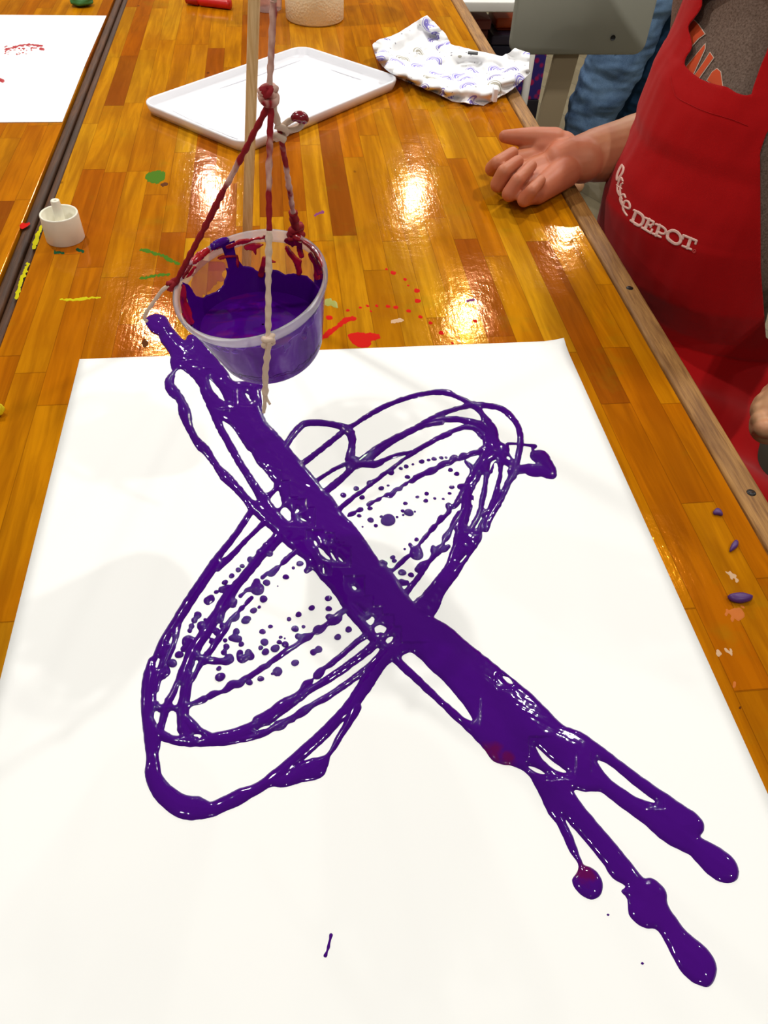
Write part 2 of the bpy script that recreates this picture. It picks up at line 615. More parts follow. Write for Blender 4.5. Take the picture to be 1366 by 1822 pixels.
Rr = lambda *a: zc('R', a)
stain('paint_stain', [('s', Rr((55, 945, 3), (110, 905, 5.5), (170, 860, 3), (240, 805, 5), (300, 795, 3.5)))], M_rstain, 'smeared red paint streak')
stain('paint_stain', [('p', Rr((255, 915), (380, 905), (480, 915), (495, 950), (430, 970), (420, 1010), (330, 1015), (270, 965)))], M_rstain, 'large red paint blot')
for x, y, r in ((545, 420, 2.4), (595, 450, 4.5), (685, 500, 3.3), (708, 545, 2), (775, 585, 5), (780, 663, 5.5), (555, 705, 4), (615, 713, 4.6), (712, 738, 4), (803, 783, 4),
                (878, 830, 3.4), (960, 905, 4.8), (1045, 982, 2.6), (1215, 815, 4.3), (110, 790, 6), (250, 735, 3.5), (345, 713, 3), (400, 700, 3.2), (425, 740, 2.4), (470, 700, 3)):
    a, b = zc('R', [(x, y)])[0]
    stain('paint_speck', [('s', [(a - r * .3, b, r * .7), (a + r * .4, b + .6, r * .62)])], M_rstain, 'small dried red speck', wob=.8)
stain('paint_stain', [('s', Rr((590, 820, 3), (650, 812, 3.4), (665, 810, 2)))], M_wstain, 'pale dried drop')
stain('paint_stain', [('s', Rr((1155, 665, 2), (1200, 655, 2.5)))], M_pstain, 'faint purple smear')
stain('paint_stain', [('s', [(560, 383, 1.6), (574, 377, 2.2)])], M_pstain, 'short purple smear')
stain('paint_stain', [('p', [(258, 312), (275, 304), (293, 306), (292, 320), (278, 327), (262, 322)])], M_gstain, 'green paint blot')
stain('paint_stain', [('s', [(288, 329, 3), (296, 328, 3)])], M_bstain, 'dark speck')
stain('paint_stain', [('s', [(253, 445, 3), (262, 446, 3.5), (290, 455, 2), (300, 462, 3.5), (318, 470, 2.5)])], M_gstain, 'green paint smear', wob=2)
stain('paint_stain', [('s', [(250, 496, 2), (280, 490, 2.4), (300, 488, 2)])], M_gstain, 'faint green smear', wob=2)
stain('paint_stain', [('s', [(107, 533, 1.5), (130, 534, 2.3), (150, 531, 2), (178, 529, 1.2)])], M_ystain, 'thin yellow streak')
stain('paint_stain', [('s', [(74, 402, 2.5), (66, 422, 4), (60, 440, 3)])], M_ystain, 'yellow paint along the edge', wob=2)
stain('paint_stain', [('s', [(50, 470, 2.5), (43, 487, 4), (36, 505, 3), (29, 530, 3)])], M_ystain, 'yellow paint along the edge, lower patch', wob=2)
stain('paint_stain', [('s', [(98, 449, 3), (112, 450, 2.4)]), ('s', [(138, 444, 3.2), (148, 447, 2.3)])], M_tstain, 'teal marks under the white cap')
stain('paint_stain', [('s', [(40, 402, 5), (52, 397, 2)])], M_rstain, 'red paint drip', par=tb2)
stain('paint_stain', [('s', [(583, 537, 7), (597, 543, 5)])], mat('dried_sage_paint', srgb(150, 150, 60), .4, .3), 'pale green blot', wob=2)
stain('wood_knot', [('p', [(252, 610), (258, 603), (264, 612), (257, 619)])], M_bstain, 'dark diamond knot', wob=.5)
stain('paint_stain', [('s', [(1290, 1155, 4), (1300, 1163, 3)]), ('s', [(1270, 1153, 3), (1281, 1163, 4)])], M_wstain, 'chalky white scuff', wob=4)
stain('paint_stain', [('s', [(1296, 1022, 3), (1310, 1030, 4)])], M_wstain, 'white scuff beside the large purple chip', wob=4.5)
stain('paint_stain', [('p', [(1290, 1085), (1322, 1082), (1322, 1100), (1300, 1100)])], M_pinkst, 'faded pink smear', wob=5)
stain('paint_stain', [('s', [(1305, 1222, 2.5), (1307, 1215, 2)])], M_pinkst, 'small reddish speck')
stain('paint_stain', [('s', [(1316, 1260, 2.4), (1318, 1257, 2)])], M_bstain, 'small brown speck')

# ------------------------------------------------------------------ the poster board with the swing painting
PX0, PX1, PY1 = -.2415, .318, .738
PY0 = PY1 - .711
PT = T + .0009
paper = thing('poster_board', ((PX0 + PX1) / 2, (PY0 + PY1) / 2, T), 'large white sheet covered with a looping wet purple paint pour', 'paper')
# sheet with one lifted corner
V, F = [], []
N1, N2 = 48, 60
for j in range(N2 + 1):
    for i in range(N1 + 1):
        x = PX0 + (PX1 - PX0) * i / N1; y = PY0 + (PY1 - PY0) * j / N2
        dc = math.hypot(x - PX1, y - PY1)
        z = PT + max(0, 1 - dc / .03) ** 2 * .004
        V.append((x, y, z))
for j in range(N2):
    for i in range(N1):
        a = j * (N1 + 1) + i
        F.append((a, a + 1, a + N1 + 2, a + N1 + 1))
sheet = part('sheet', (V, F), M_paper, paper)
md = sheet.modifiers.new('thickness', 'SOLIDIFY'); md.thickness = .0007; md.offset = -1

XS = np.arange(-.21, .316, .00075); YS = np.arange(.055, .86, .00075)
GX, GY = np.meshgrid(XS, YS)
UV, DD = proj(np.stack([GX, GY, np.full(GX.shape, PT)], -1))
U_, V_ = UV[..., 0], UV[..., 1]

outline = (zc('A', [(64, 85), (62, 60), (90, 37), (140, 28), (190, 50), (215, 95), (250, 140), (300, 187), (325, 158), (375, 160), (430, 205), (465, 255),
                    (490, 290), (530, 340), (565, 380), (595, 432), (640, 437), (700, 440), (775, 455), (765, 500), (772, 560), (775, 620), (800, 680), (850, 735), (890, 780), (918, 812),
                    (970, 880), (1010, 920), (1040, 962), (1100, 1030), (1140, 1085), (1185, 1125), (1230, 1187), (1260, 1230), (1300, 1275)])
           + zc('E', [(430, 100), (465, 130), (505, 180), (550, 225), (600, 290), (680, 400), (750, 505), (790, 530), (830, 575), (880, 630), (920, 700), (960, 760), (1020, 830), (1090, 880), (1160, 930),
                      (1230, 970), (1300, 1015), (1366, 1080)])
           + zc('H', [(140, 0), (200, 45), (260, 95), (330, 150), (400, 210), (450, 260), (500, 310), (530, 332), (590, 355), (650, 395), (710, 440), (770, 485), (830, 530),
                      (900, 580), (960, 620), (1020, 660), (1070, 695), (1098, 730), (1100, 765), (1085, 790), (1130, 815), (1190, 850), (1230, 890), (1247, 935), (1235, 970), (1200, 982),
                      (1150, 970), (1100, 930), (1060, 885), (1030, 860), (980, 835), (920, 800), (860, 745), (800, 700), (740, 655), (690, 615), (660, 602), (610, 604), (562, 600),
                      (600, 660), (650, 720), (700, 780), (760, 850), (810, 910), (848, 958), (880, 960), (920, 985), (945, 1020), (950, 1070), (985, 1125), (1030, 1185), (1090, 1230),
                      (1130, 1275), (1152, 1320), (1150, 1370), (1130, 1405), (1100, 1412), (1050, 1390), (1000, 1340), (960, 1270), (930, 1210), (900, 1172), (860, 1170), (820, 1150),
                      (788, 1110), (783, 1050), (755, 1015), (775, 995), (720, 960), (690, 915), (640, 850), (590, 790), (550, 745), (518, 708),
                      (545, 760), (570, 820), (590, 880), (602, 905), (630, 915), (660, 940), (680, 975), (680, 1010), (665, 1040), (630, 1050), (590, 1030), (560, 995), (553, 965), (575, 935),
                      (577, 900), (545, 855), (515, 790), (490, 735), (455, 695), (430, 640), (400, 580), (375, 540), (340, 510), (300, 495), (260, 490), (220, 470), (190, 430), (150, 385),
                      (110, 345), (60, 300), (0, 240)])
           + [(752, 1228), (725, 1203), (707, 1187), (687, 1166), (674, 1153), (661, 1140), (652, 1133), (645, 1124), (631, 1105), (617, 1090), (610, 1082), (594, 1058), (582, 1042),
              (570, 1031), (557, 1015), (545, 1012), (545, 1004), (540, 995), (520, 980), (488, 950), (465, 929), (443, 908)]
           + zc('A', [(640, 1150), (580, 1090), (520, 1035), (475, 960), (430, 900), (370, 845), (340, 790), (300, 715), (265, 640), (255, 565), (210, 525), (182, 480), (185, 420), (222, 375), (212, 325),
                      (215, 280), (200, 250), (160, 200), (140, 155), (100, 135)]))
holes = [
    zc('A', [(250, 385), (280, 368), (330, 400), (385, 465), (400, 510), (430, 580), (465, 660), (490, 720), (540, 810), (590, 900), (650, 1000), (700, 1080), (738, 1160), (700, 1140),
             (640, 1070), (580, 1000), (530, 960), (490, 905), (450, 835), (400, 790), (370, 745), (350, 690), (340, 620), (310, 555), (270, 490), (240, 450)]),
    zc('A', [(452, 425), (490, 460), (520, 505), (548, 560), (520, 545), (480, 500), (460, 460)]),
    zc('A', [(535, 680), (580, 710), (630, 775), (670, 840), (710, 880), (740, 935), (790, 990), (830, 1040), (843, 1060), (838, 1090), (795, 1115), (750, 1060), (700, 990), (650, 910), (600, 820), (560, 750), (540, 710)]),
    zc('A', [(870, 1105), (885, 1150), (893, 1185), (865, 1208), (835, 1180), (825, 1150)]),
    zc('A', [(910, 1205), (940, 1225), (947, 1265), (932, 1285), (900, 1255), (885, 1230)]),
    zc('A', [(672, 513), (690, 520), (696, 540), (706, 558), (692, 552), (680, 532)]),  # white slot cut to stand in for a glint on the paint
    zc('E', [(283, 403), (320, 425), (352, 465), (375, 495), (340, 485), (300, 450)]),
    zc('E', [(246, 350), (262, 352), (276, 380), (262, 386)]),
    zc('E', [(553, 846), (590, 858), (640, 905), (610, 920), (582, 882)]),
    zc('E', [(640, 950), (680, 925), (708, 948), (680, 993)]),
    zc('E', [(705, 1025), (745, 988), (790, 1005), (795, 1030), (755, 1076)]),
    zc('E', [(785, 1115), (815, 1087), (850, 1080), (838, 1110), (800, 1133)]),
    zc('E', [(537, 700), (555, 696), (574, 716), (556, 726)]),
    zc('E', [(428, 466), (450, 485), (470, 510), (446, 496)]), zc('E', [(375, 440), (395, 462), (416, 500), (392, 478)]),
    zc('E', [(104, 140), (120, 112), (138, 124), (118, 140)]), zc('E', [(142, 176), (170, 185), (200, 205), (165, 200)]),
    zc('E', [(317, 556), (326, 560), (326, 598), (318, 590)]),
    zc('G', [(870, 140), (900, 110), (935, 110), (990, 155), (1050, 215), (1130, 290), (1200, 370), (1270, 460), (1298, 520), (1250, 500), (1180, 440), (1090, 360), (1000, 270), (920, 195)]),
    zc('H', [(660, 475), (700, 488), (760, 535), (820, 585), (870, 622), (897, 647), (850, 638), (790, 606), (720, 556), (680, 514)]),
    zc('H', [(403, 415), (440, 448), (480, 482), (533, 522), (490, 515), (450, 485), (420, 450)]),
    zc('H', [(370, 498), (405, 505), (445, 530), (410, 524)]),
    zc('H', [(266, 125), (290, 130), (310, 155), (288, 150)]),  # sliver cut so that bare paper stands in for a highlight
]
chunks = [s for s in (
    # upper right loops
    zc('B', [(20, 680, 5), (75, 590, 5.5), (130, 520, 6), (190, 472, 5.4), (290, 465, 5.2), (400, 475, 5), (480, 495, 6), (550, 535, 8), (575, 600, 6.5), (570, 680, 6), (560, 760, 9), (610, 790, 10)]),
    zc('B', [(150, 815, 5), (300, 700, 4.3), (400, 620, 4.5), (520, 525, 4.5), (600, 475, 3.6), (740, 385, 4), (880, 315, 4), (1050, 255, 4), (1200, 223, 4.2), (1290, 216, 4.6), (1366, 222, 4.2)]),
    zc('C', [(250, 190, 4.3), (300, 203, 4), (380, 235, 3.9), (460, 275, 4), (520, 310, 6), (570, 370, 4.2), (610, 440, 7)]),
    zc('B', [(280, 940, 3), (400, 860, 2.8), (510, 805, 3.4), (560, 790, 5)]),
    zc('B', [(350, 1030, 6), (450, 950, 5.5), (560, 850, 5), (640, 770, 4), (760, 685, 5.5), (900, 600, 5), (1050, 530, 5), (1200, 450, 5.5), (1300, 405, 5)]),
    zc('C', [(130, 425, 5.5), (200, 385, 4.6), (300, 345, 3.8), (400, 315, 4), (480, 298, 5), (540, 298, 5.4), (640, 302, 4.8), (740, 330, 4.8), (820, 390, 5), (880, 470, 4.8), (905, 560, 5.2), (905, 640, 5.2),
             (890, 730, 5.2), (870, 810, 5.5), (850, 870, 7)]),
    zc('B', [(560, 820, 8), (640, 800, 5), (700, 800, 6), (770, 800, 5.5), (850, 762, 3.6), (950, 725, 3.2), (1060, 705, 3.2)]),
    zc('B', [(700, 770, 6), (760, 715, 6), (870, 640, 4), (1000, 560, 4.2), (1100, 510, 4), (1200, 480, 3.8), (1300, 462, 4)]),
    zc('C', [(80, 455, 4.5), (200, 425, 5), (300, 420, 5), (400, 425, 5.2), (480, 450, 7), (560, 480, 9), (620, 510, 12)]),
    zc('B', [(470, 1165, 4), (510, 1130, 3.5), (560, 1090, 3.7), (600, 1055, 3), (650, 1025, 3.6), (700, 985, 2.6), (740, 950, 3.6), (790, 915, 3), (820, 890, 3.6), (860, 860, 2.6), (900, 835, 3.8), (980, 770, 2.5), (1080, 705, 3), (1200, 630, 3.3), (1366, 552, 3.4)]),
    zc('C', [(0, 690, 3.8), (100, 632, 3.6), (200, 575, 3.5), (300, 530, 3.4), (400, 492, 4), (480, 490, 4.4), (540, 520, 5), (580, 560, 7)]),
    zc('B', [(545, 1218, 2), (565, 1205, 4), (590, 1195, 3.4), (610, 1182, 1.8), (635, 1170, 3.8), (648, 1166, 3.5)]),
    zc('B', [(708, 1128, 3.6), (730, 1115, 3.4), (755, 1100, 1.4), (790, 1085, 3.2), (822, 1065, 1), (860, 1050, 3.8), (890, 1048, 4.5), (930, 1008, 3.4), (960, 1000, 3.6), (985, 975, 2.4), (1010, 962, 3), (1032, 945, 1.2),
             (1060, 935, 4.2), (1110, 900, 4), (1170, 878, 3), (1210, 855, 5.4), (1250, 840, 3.6), (1300, 805, 4.6), (1366, 785, 4)]),
    zc('C', [(0, 920, 4), (40, 905, 3.4), (90, 880, 4), (140, 868, 6), (190, 840, 3.4), (230, 812, 4.8), (290, 795, 3.6), (330, 760, 6), (370, 765, 3), (410, 740, 6.4), (450, 735, 3.4), (475, 720, 4.6), (540, 705, 5), (580, 690, 8)]),
    zc('C', [(430, 785, 2.2), (455, 810, 3.6), (480, 840, 4.2), (500, 880, 5)]),
    # right trunk
    zc('C', [(610, 440, 8), (640, 520, 13), (648, 600, 14.5), (665, 690, 17), (640, 770, 19), (590, 830, 17), (520, 900, 11), (470, 980, 9.5), (440, 1060, 9), (438, 1150, 8.5), (425, 1250, 10), (390, 1366, 12)]),
    zc('C', [(720, 640, 6), (780, 670, 5), (740, 720, 14), (800, 780, 9), (850, 830, 9), (830, 900, 9), (800, 960, 6.5), (750, 1060, 7), (700, 1160, 7), (640, 1260, 6.5), (600, 1366, 7)]),
    zc('C', [(700, 760, 7), (730, 820, 5), (728, 900, 3.6), (715, 1000, 5), (700, 1080, 7), (660, 1160, 8), (610, 1230, 6), (520, 1330, 8)]),
    zc('C', [(660, 770, 8), (620, 860, 6), (605, 950, 4), (590, 1050, 4.4), (570, 1150, 6), (540, 1240, 7), (490, 1366, 8)]),
    zc('I', [(1190, 700, 14), (1180, 760, 24), (1140, 860, 19), (1100, 940, 16), (1060, 1020, 14.5), (1000, 1100, 14), (950, 1170, 15.5), (900, 1250, 19), (860, 1300, 22)]),
    zc('C', [(740, 660, 4), (785, 655, 3), (800, 634, 2.2), (870, 632, 1.5), (950, 643, 2), (1000, 648, 3), (1026, 656, 4)]),
    zc('C', [(1012, 672, 1.6), (1018, 700, 3), (1030, 730, 8), (1070, 745, 12), (1100, 770, 13), (1130, 820, 12), (1165, 870, 10.5), (1180, 895, 8)]),
    zc('C', [(850, 860, 9), (910, 855, 8), (960, 850, 8.5), (1020, 862, 11), (1100, 865, 11), (1165, 892, 9)]),
    # right beaded lines
    zc('I', [(1150, 440, 6), (1118, 500, 4.8), (1090, 550, 5), (1060, 575, 3), (1035, 560, 4.8), (1040, 600, 4.2), (1005, 640, 3), (980, 655, 5.6), (955, 690, 2.6), (925, 720, 5), (895, 755, 2.6), (870, 785, 3.4), (845, 815, 3), (820, 850, 2.8), (805, 895, 10.5), (812, 910, 10)]),
    zc('I', [(760, 840, 3), (775, 860, 3.4), (800, 890, 7)]), zc('I', [(750, 920, 3), (730, 935, 3.8), (705, 960, 4.5), (680, 985, 3.6), (640, 1020, 3.2), (610, 1030, 5)]),
    zc('I', [(1120, 620, 6), (1078, 685, 6.5), (1060, 715, 3.6), (1045, 745, 4.2), (1018, 785, 6.4), (1000, 820, 3), (985, 850, 4), (945, 890, 8), (925, 860, 3.6)]),
    zc('I', [(945, 890, 6), (915, 940, 4), (890, 965, 4), (850, 995, 8.5), (815, 1020, 5)]), zc('I', [(870, 990, 5), (830, 1060, 4.5), (790, 1110, 4.4), (750, 1160, 5), (720, 1195, 6)]),
    zc('I', [(1035, 852, 3.2), (1010, 872, 4.2), (985, 888, 1.8)]), zc('I', [(1200, 430, 6), (1140, 425, 5.5), (1118, 425, 5)]),
    zc('I', [(700, 1110, 6), (735, 1112, 4)]), zc('I', [(560, 970, 5), (580, 975, 4)]), zc('I', [(1190, 575, 3), (1212, 575, 4)]), zc('I', [(1210, 500, 3), (1222, 518, 2.6)]),
    # left outer loop
    zc('D', [(960, 120, 6), (930, 150, 5), (860, 260, 5.2), (780, 370, 5.4), (700, 475, 6.5), (640, 570, 9), (570, 670, 9), (500, 775, 9), (430, 880, 9), (370, 975, 9), (310, 1080, 9), (255, 1180, 11), (210, 1290, 12), (185, 1366, 13)]),
    zc('F', [(255, 91, 13), (225, 200, 14.5), (208, 300, 14), (200, 400, 13), (196, 480, 11.5), (200, 560, 10.5), (225, 660, 14), (232, 730, 14), (232, 820, 11), (236, 900, 12), (240, 1000, 14.5), (290, 1100, 17), (370, 1185, 19),
             (480, 1255, 21), (590, 1265, 20.5), (700, 1275, 13.5), (820, 1230, 12.5), (940, 1170, 13), (1060, 1115, 9.5), (1150, 1065, 9.5), (1240, 1010, 13)]),
    zc('G', [(110, 860, 12), (200, 775, 10.5), (300, 685, 10), (400, 595, 10), (480, 510, 9.5), (560, 430, 11.5), (620, 345, 12), (680, 255, 12.5), (740, 170, 11.5), (800, 110, 13)]),
    zc('G', [(90, 890, 8), (150, 885, 11), (200, 865, 13), (280, 830, 17), (340, 812, 18.5), (370, 790, 14), (405, 755, 7), (425, 728, 3.6), (455, 685, 4), (490, 620, 5.5), (540, 540, 7), (590, 440, 10)]),
    zc('D', [(1050, 225, 5), (960, 310, 3.6), (890, 380, 3.8), (810, 465, 4.6), (735, 540, 5), (670, 600, 5)]),
    zc('D', [(1170, 330, 10), (1100, 410, 10), (1030, 480, 8.5), (960, 570, 8), (880, 670, 7.5), (800, 765, 8.5), (740, 855, 11), (680, 950, 10), (600, 1070, 10.5), (540, 1170, 10.5), (480, 1270, 13), (450, 1366, 14)]),
    zc('F', [(560, 60, 14), (510, 150, 13), (460, 240, 9.5), (420, 310, 7), (380, 380, 8), (330, 440, 9)]),
    zc('F', [(530, 150, 11), (515, 230, 9), (500, 330, 9.5), (480, 440, 11), (480, 560, 10.5), (500, 660, 13), (560, 700, 12)]),
    zc('D', [(945, 835, 3), (915, 865, 3.6), (880, 905, 1.6), (865, 920, 4), (840, 950, 2.2), (815, 990, 6.5), (770, 1020, 4), (740, 1070, 5.5), (690, 1150, 5.2), (640, 1220, 5), (590, 1300, 5.5), (560, 1340, 8)]),
    zc('F', [(640, 40, 9), (610, 110, 6), (590, 150, 5), (550, 220, 5)]), zc('F', [(600, 40, 7), (560, 60, 6)]),
    zc('D', [(1300, 460, 4), (1250, 505, 4.6), (1205, 545, 4.8), (1178, 572, 1.8), (1145, 600, 4.6), (1100, 640, 5.5), (1075, 640, 3), (1035, 670, 3.4)]),
    zc('D', [(985, 705, 5.5), (985, 760, 10.5), (995, 765, 11)]), zc('D', [(955, 765, 5), (905, 775, 3.8), (885, 795, 2.2), (855, 820, 3.4)]),
    zc('D', [(350, 1060, 5), (325, 1180, 4.5), (270, 1320, 4.5), (250, 1366, 5)]),
    zc('F', [(375, 0, 3.5), (345, 90, 3), (350, 160, 5.5), (300, 200, 8), (280, 300, 5)]), zc('F', [(350, 160, 6), (330, 170, 6)]),
    zc('F', [(260, 440, 9), (330, 455, 8.5), (400, 455, 6.5), (470, 440, 8)]), zc('F', [(335, 460, 9), (318, 550, 6), (285, 640, 7)]),
    zc('F', [(225, 560, 6), (250, 640, 9), (320, 680, 8.5), (390, 705, 8), (480, 715, 10.5), (600, 710, 12.5), (700, 708, 11.5), (800, 702, 12.5), (900, 680, 13), (1000, 640, 12), (1100, 590, 10.5), (1200, 520, 10), (1300, 440, 10), (1366, 395, 10)]),
    zc('F', [(500, 560, 12), (540, 600, 12), (600, 660, 12), (680, 690, 10)]),
    zc('F', [(900, 715, 6), (1050, 690, 5), (1150, 655, 4.6), (1210, 615, 5), (1260, 595, 8.5), (1310, 570, 4.8), (1366, 545, 4.6)]),
    zc('G', [(0, 520, 10), (80, 480, 10.5), (150, 432, 11.5), (210, 395, 9), (250, 350, 4.5), (290, 300, 6.5), (318, 280, 4), (332, 264, 1.2), (355, 245, 6.5), (375, 225, 7), (400, 200, 3.5), (435, 180, 4.6), (470, 150, 4.4), (530, 100, 4.4), (600, 40, 5), (650, 0, 5.5), (680, -30, 7)]),
    zc('G', [(180, 400, 8), (250, 380, 6.5), (300, 340, 5.5), (400, 282, 6.5), (500, 215, 6.8), (600, 142, 7), (690, 70, 7.5), (740, 20, 10)]),
    zc('G', [(0, 600, 5), (60, 580, 4.4), (100, 560, 5.5), (135, 545, 8.5), (170, 520, 5), (220, 495, 5), (270, 465, 7.5), (330, 422, 5), (400, 385, 5.5), (500, 320, 5.3), (600, 248, 5.5), (700, 165, 5.6), (760, 100, 7)]),
    # beaded line across the left half
    zc('J', [(110, 1010, 7), (140, 1000, 4), (180, 985, 5), (215, 970, 6), (222, 968, 4)]),
    zc('J', [(245, 955, 5.5), (270, 940, 5.5), (320, 925, 3.4), (350, 912, 5.5), (385, 880, 7.5), (430, 875, 6.5), (465, 845, 5), (500, 828, 4.6), (560, 785, 5), (600, 765, 4), (620, 745, 4), (660, 715, 4.6), (720, 675, 5),
             (790, 630, 4), (820, 600, 7.5), (850, 590, 6), (880, 570, 2.6), (905, 550, 7.8), (925, 545, 6), (960, 515, 3.4), (1015, 485, 8.4), (1040, 450, 5.5), (1075, 430, 4.6), (1100, 440, 5)]),
    zc('J', [(975, 470, 5.5), (1010, 480, 5)]), zc('J', [(785, 588, 5), (820, 600, 5)]), zc('J', [(1110, 400, 6), (1140, 430, 6), (1190, 470, 5), (1215, 465, 4)]),
    zc('J', [(1100, 450, 5), (1150, 500, 5.5), (1200, 560, 6), (1250, 610, 6.5), (1300, 640, 8)]),
    zc('J', [(190, 740, 8), (235, 735, 6), (270, 735, 6.5), (310, 740, 5), (350, 738, 6.5), (368, 725, 8.5)]),
    zc('J', [(434, 688, 5), (425, 710, 4), (445, 728, 6.5), (480, 710, 5.5), (497, 712, 6.2), (485, 688, 6.5)]),
    zc('J', [(412, 560, 5.6), (400, 580, 3), (375, 598, 3.4), (400, 600, 6), (425, 606, 5.6)]),
    zc('J', [(350, 652, 5.2), (344, 668, 2), (336, 684, 5)]), zc('J', [(175, 460, 6.4), (166, 476, 3), (156, 490, 5)]), zc('J', [(138, 528, 5), (134, 540, 2.5), (128, 553, 4.4)]),
    zc('J', [(912, 667, 6.2), (896, 676, 4), (880, 685, 5.4)]), zc('J', [(628, 817, 2), (642, 810, 3), (660, 803, 8)]), zc('J', [(320, 305, 5), (345, 300, 6.5), (370, 290, 4)]),
    zc('J', [(255, 360, 7), (238, 372, 7)]), zc('J', [(90, 665, 5), (110, 650, 6), (115, 615, 9.5), (140, 610, 6)]),
    zc('D', [(540, 1065, 8), (560, 1090, 8)]), zc('D', [(660, 1110, 6), (680, 1130, 5)]), zc('D', [(710, 1065, 5), (740, 1075, 4)]), zc('D', [(620, 1185, 4.6), (650, 1195, 4)]),
    zc('D', [(1060, 415, 5.5), (1075, 430, 5)]), zc('D', [(1010, 468, 5.5), (1030, 480, 5)]), zc('D', [(1090, 480, 5.2), (1070, 470, 5)]), zc('D', [(935, 525, 5), (960, 530, 3)]), zc('D', [(790, 880, 8), (810, 860, 3)]),
    zc('D', [(680, 1000, 9), (700, 960, 6)]), zc('D', [(700, 945, 4), (740, 900, 6)]), zc('I', [(627, 322, 4.6), (615, 318, 4)]), zc('I', [(470, 400, 4.6), (480, 405, 4)]),
    zc('I', [(795, 604, .9), (796, 604, .9)]), zc('I', [(711, 628, 1.3), (712, 628, 1.3)]), zc('I', [(722, 872, 1.6), (723, 872, 1.6)]), zc('I', [(420, 712, 1.3), (421, 712, 1.3)]),
    zc('J', [(662, 283, 1.2), (663, 283, 1.2)]), zc('J', [(757, 174, 2.2), (758, 174, 2.2)]), zc('J', [(220, 486, 2), (221, 486, 2)]), zc('J', [(705, 602, 1), (706, 602, 1)]),
    [(545, 1016, 4), (550, 1012, 5)], [(589, 1664, 3), (587, 1672, 1.4), (585, 1680, 1.6), (584, 1686, 2.4), (582, 1692, 1.4), (579, 1700, 2.8)],
    [(1081, 1628, 1.5), (1082, 1628, 1.5)], [(1142, 1714, 1.3), (1143, 1714, 1.3)],
)]
hole_strokes = [  # slits cut between trails: bare paper, plus white glints shown as gaps
    zc('C', [(690, 810, 2.4), (690, 880, 5), (670, 960, 5), (650, 1040, 5), (620, 1130, 4), (605, 1180, 3.5)]),
    zc('C', [(765, 850, 2), (775, 900, 4.5), (750, 970, 3), (738, 1020, 1.2)]),
    zc('C', [(578, 910, 1.5), (555, 990, 4), (530, 1060, 4.5), (520, 1150, 5), (500, 1230, 4.5), (458, 1335, 1.8)]),
    zc('C', [(795, 750, 1.6), (808, 762, 1.6)]), zc('C', [(640, 860, 1), (660, 800, 1.6), (690, 775, 1)]),
    zc('F', [(265, 495, 3.2), (268, 545, 1.6)]), zc('F', [(395, 510, 7), (385, 580, 8.5), (400, 640, 7), (440, 668, 2)]),
    zc('F', [(455, 275, 1), (435, 360, 3.2), (415, 410, 4)]), zc('F', [(285, 60, 1.5), (265, 120, 2)]), zc('F', [(590, 80, 2.5), (560, 160, 1.2)]),
    zc('F', [(330, 250, 6), (310, 330, 6), (305, 400, 4.5)]),
    zc('F', [(570, 675, 1), (620, 680, 2), (610, 695, 1)]), zc('F', [(1070, 640, .8), (1130, 615, 1.6), (1180, 600, .8)]),
    zc('D', [(700, 520, .8), (740, 480, 2), (790, 420, 1.8)]), zc('D', [(300, 1150, 1.2), (285, 1200, 2)]),
    zc('D', [(545, 1280, 3.5), (580, 1210, 3), (600, 1170, 1.4)]), zc('D', [(180, 1366, 2), (190, 1330, 1)]),
    zc('B', [(635, 765, .8), (670, 738, 1.2), (705, 712, .7)]), zc('J', [(965, 15 + 0, .1), (966, 15, .1)]),
    zc('I', [(1230, 720, 1), (1270, 650, 1.4)]), zc('I', [(1120, 965, 1.6), (1160, 920, 1)]),
]
f = sd_poly(catmull_closed(outline, 3), U_, V_)
wob = np.zeros(f.shape)
for a in (('A', 0),):
    pass
for H_ in holes:
    f = np.minimum(f, -sd_poly(catmull_closed(H_, 4), U_, V_))
for C_ in chunks:
    P = np.array(catmull(C_, 4)); P[:, 2] = np.maximum(P[:, 2], .7) + .75
    s = sd_stroke(P, U_, V_)
    f = smax(f, s, 2.0)
for C_ in hole_strokes:
    P = np.array(catmull(C_, 4)); P[:, 2] = np.maximum(P[:, 2], .5)
    f = np.minimum(f, -sd_stroke(P, U_, V_))


def grid_noise(X, Y, cell, seed):
    rs = np.random.RandomState(seed)
    x0, y0 = X.min(), Y.min()
    nx, ny = int((X.max() - x0) / cell) + 3, int((Y.max() - y0) / cell) + 3
    G = rs.rand(ny, nx) * 2 - 1
    gx, gy = (X - x0) / cell, (Y - y0) / cell
    i, j = gx.astype(int), gy.astype(int)
    a, b = gx - i, gy - j
    a = a * a * (3 - 2 * a); b = b * b * (3 - 2 * b)
    return (G[j, i] * (1 - a) + G[j, i + 1] * a) * (1 - b) + (G[j + 1, i] * (1 - a) + G[j + 1, i + 1] * a) * b


f = f + .7 * grid_noise(GX, GY, .004, 3)
f = np.where(f < -50, -50, f)
dm = np.maximum(f, 0) * DD / FPX               # metres from the edge of the paint
Rm = .0042
q = np.clip(dm / Rm, 0, 1)
hgt = .0015 * (1 - (1 - q) ** 2) ** .8 + .0024 * np.clip(dm / .016, 0, 1) ** .8
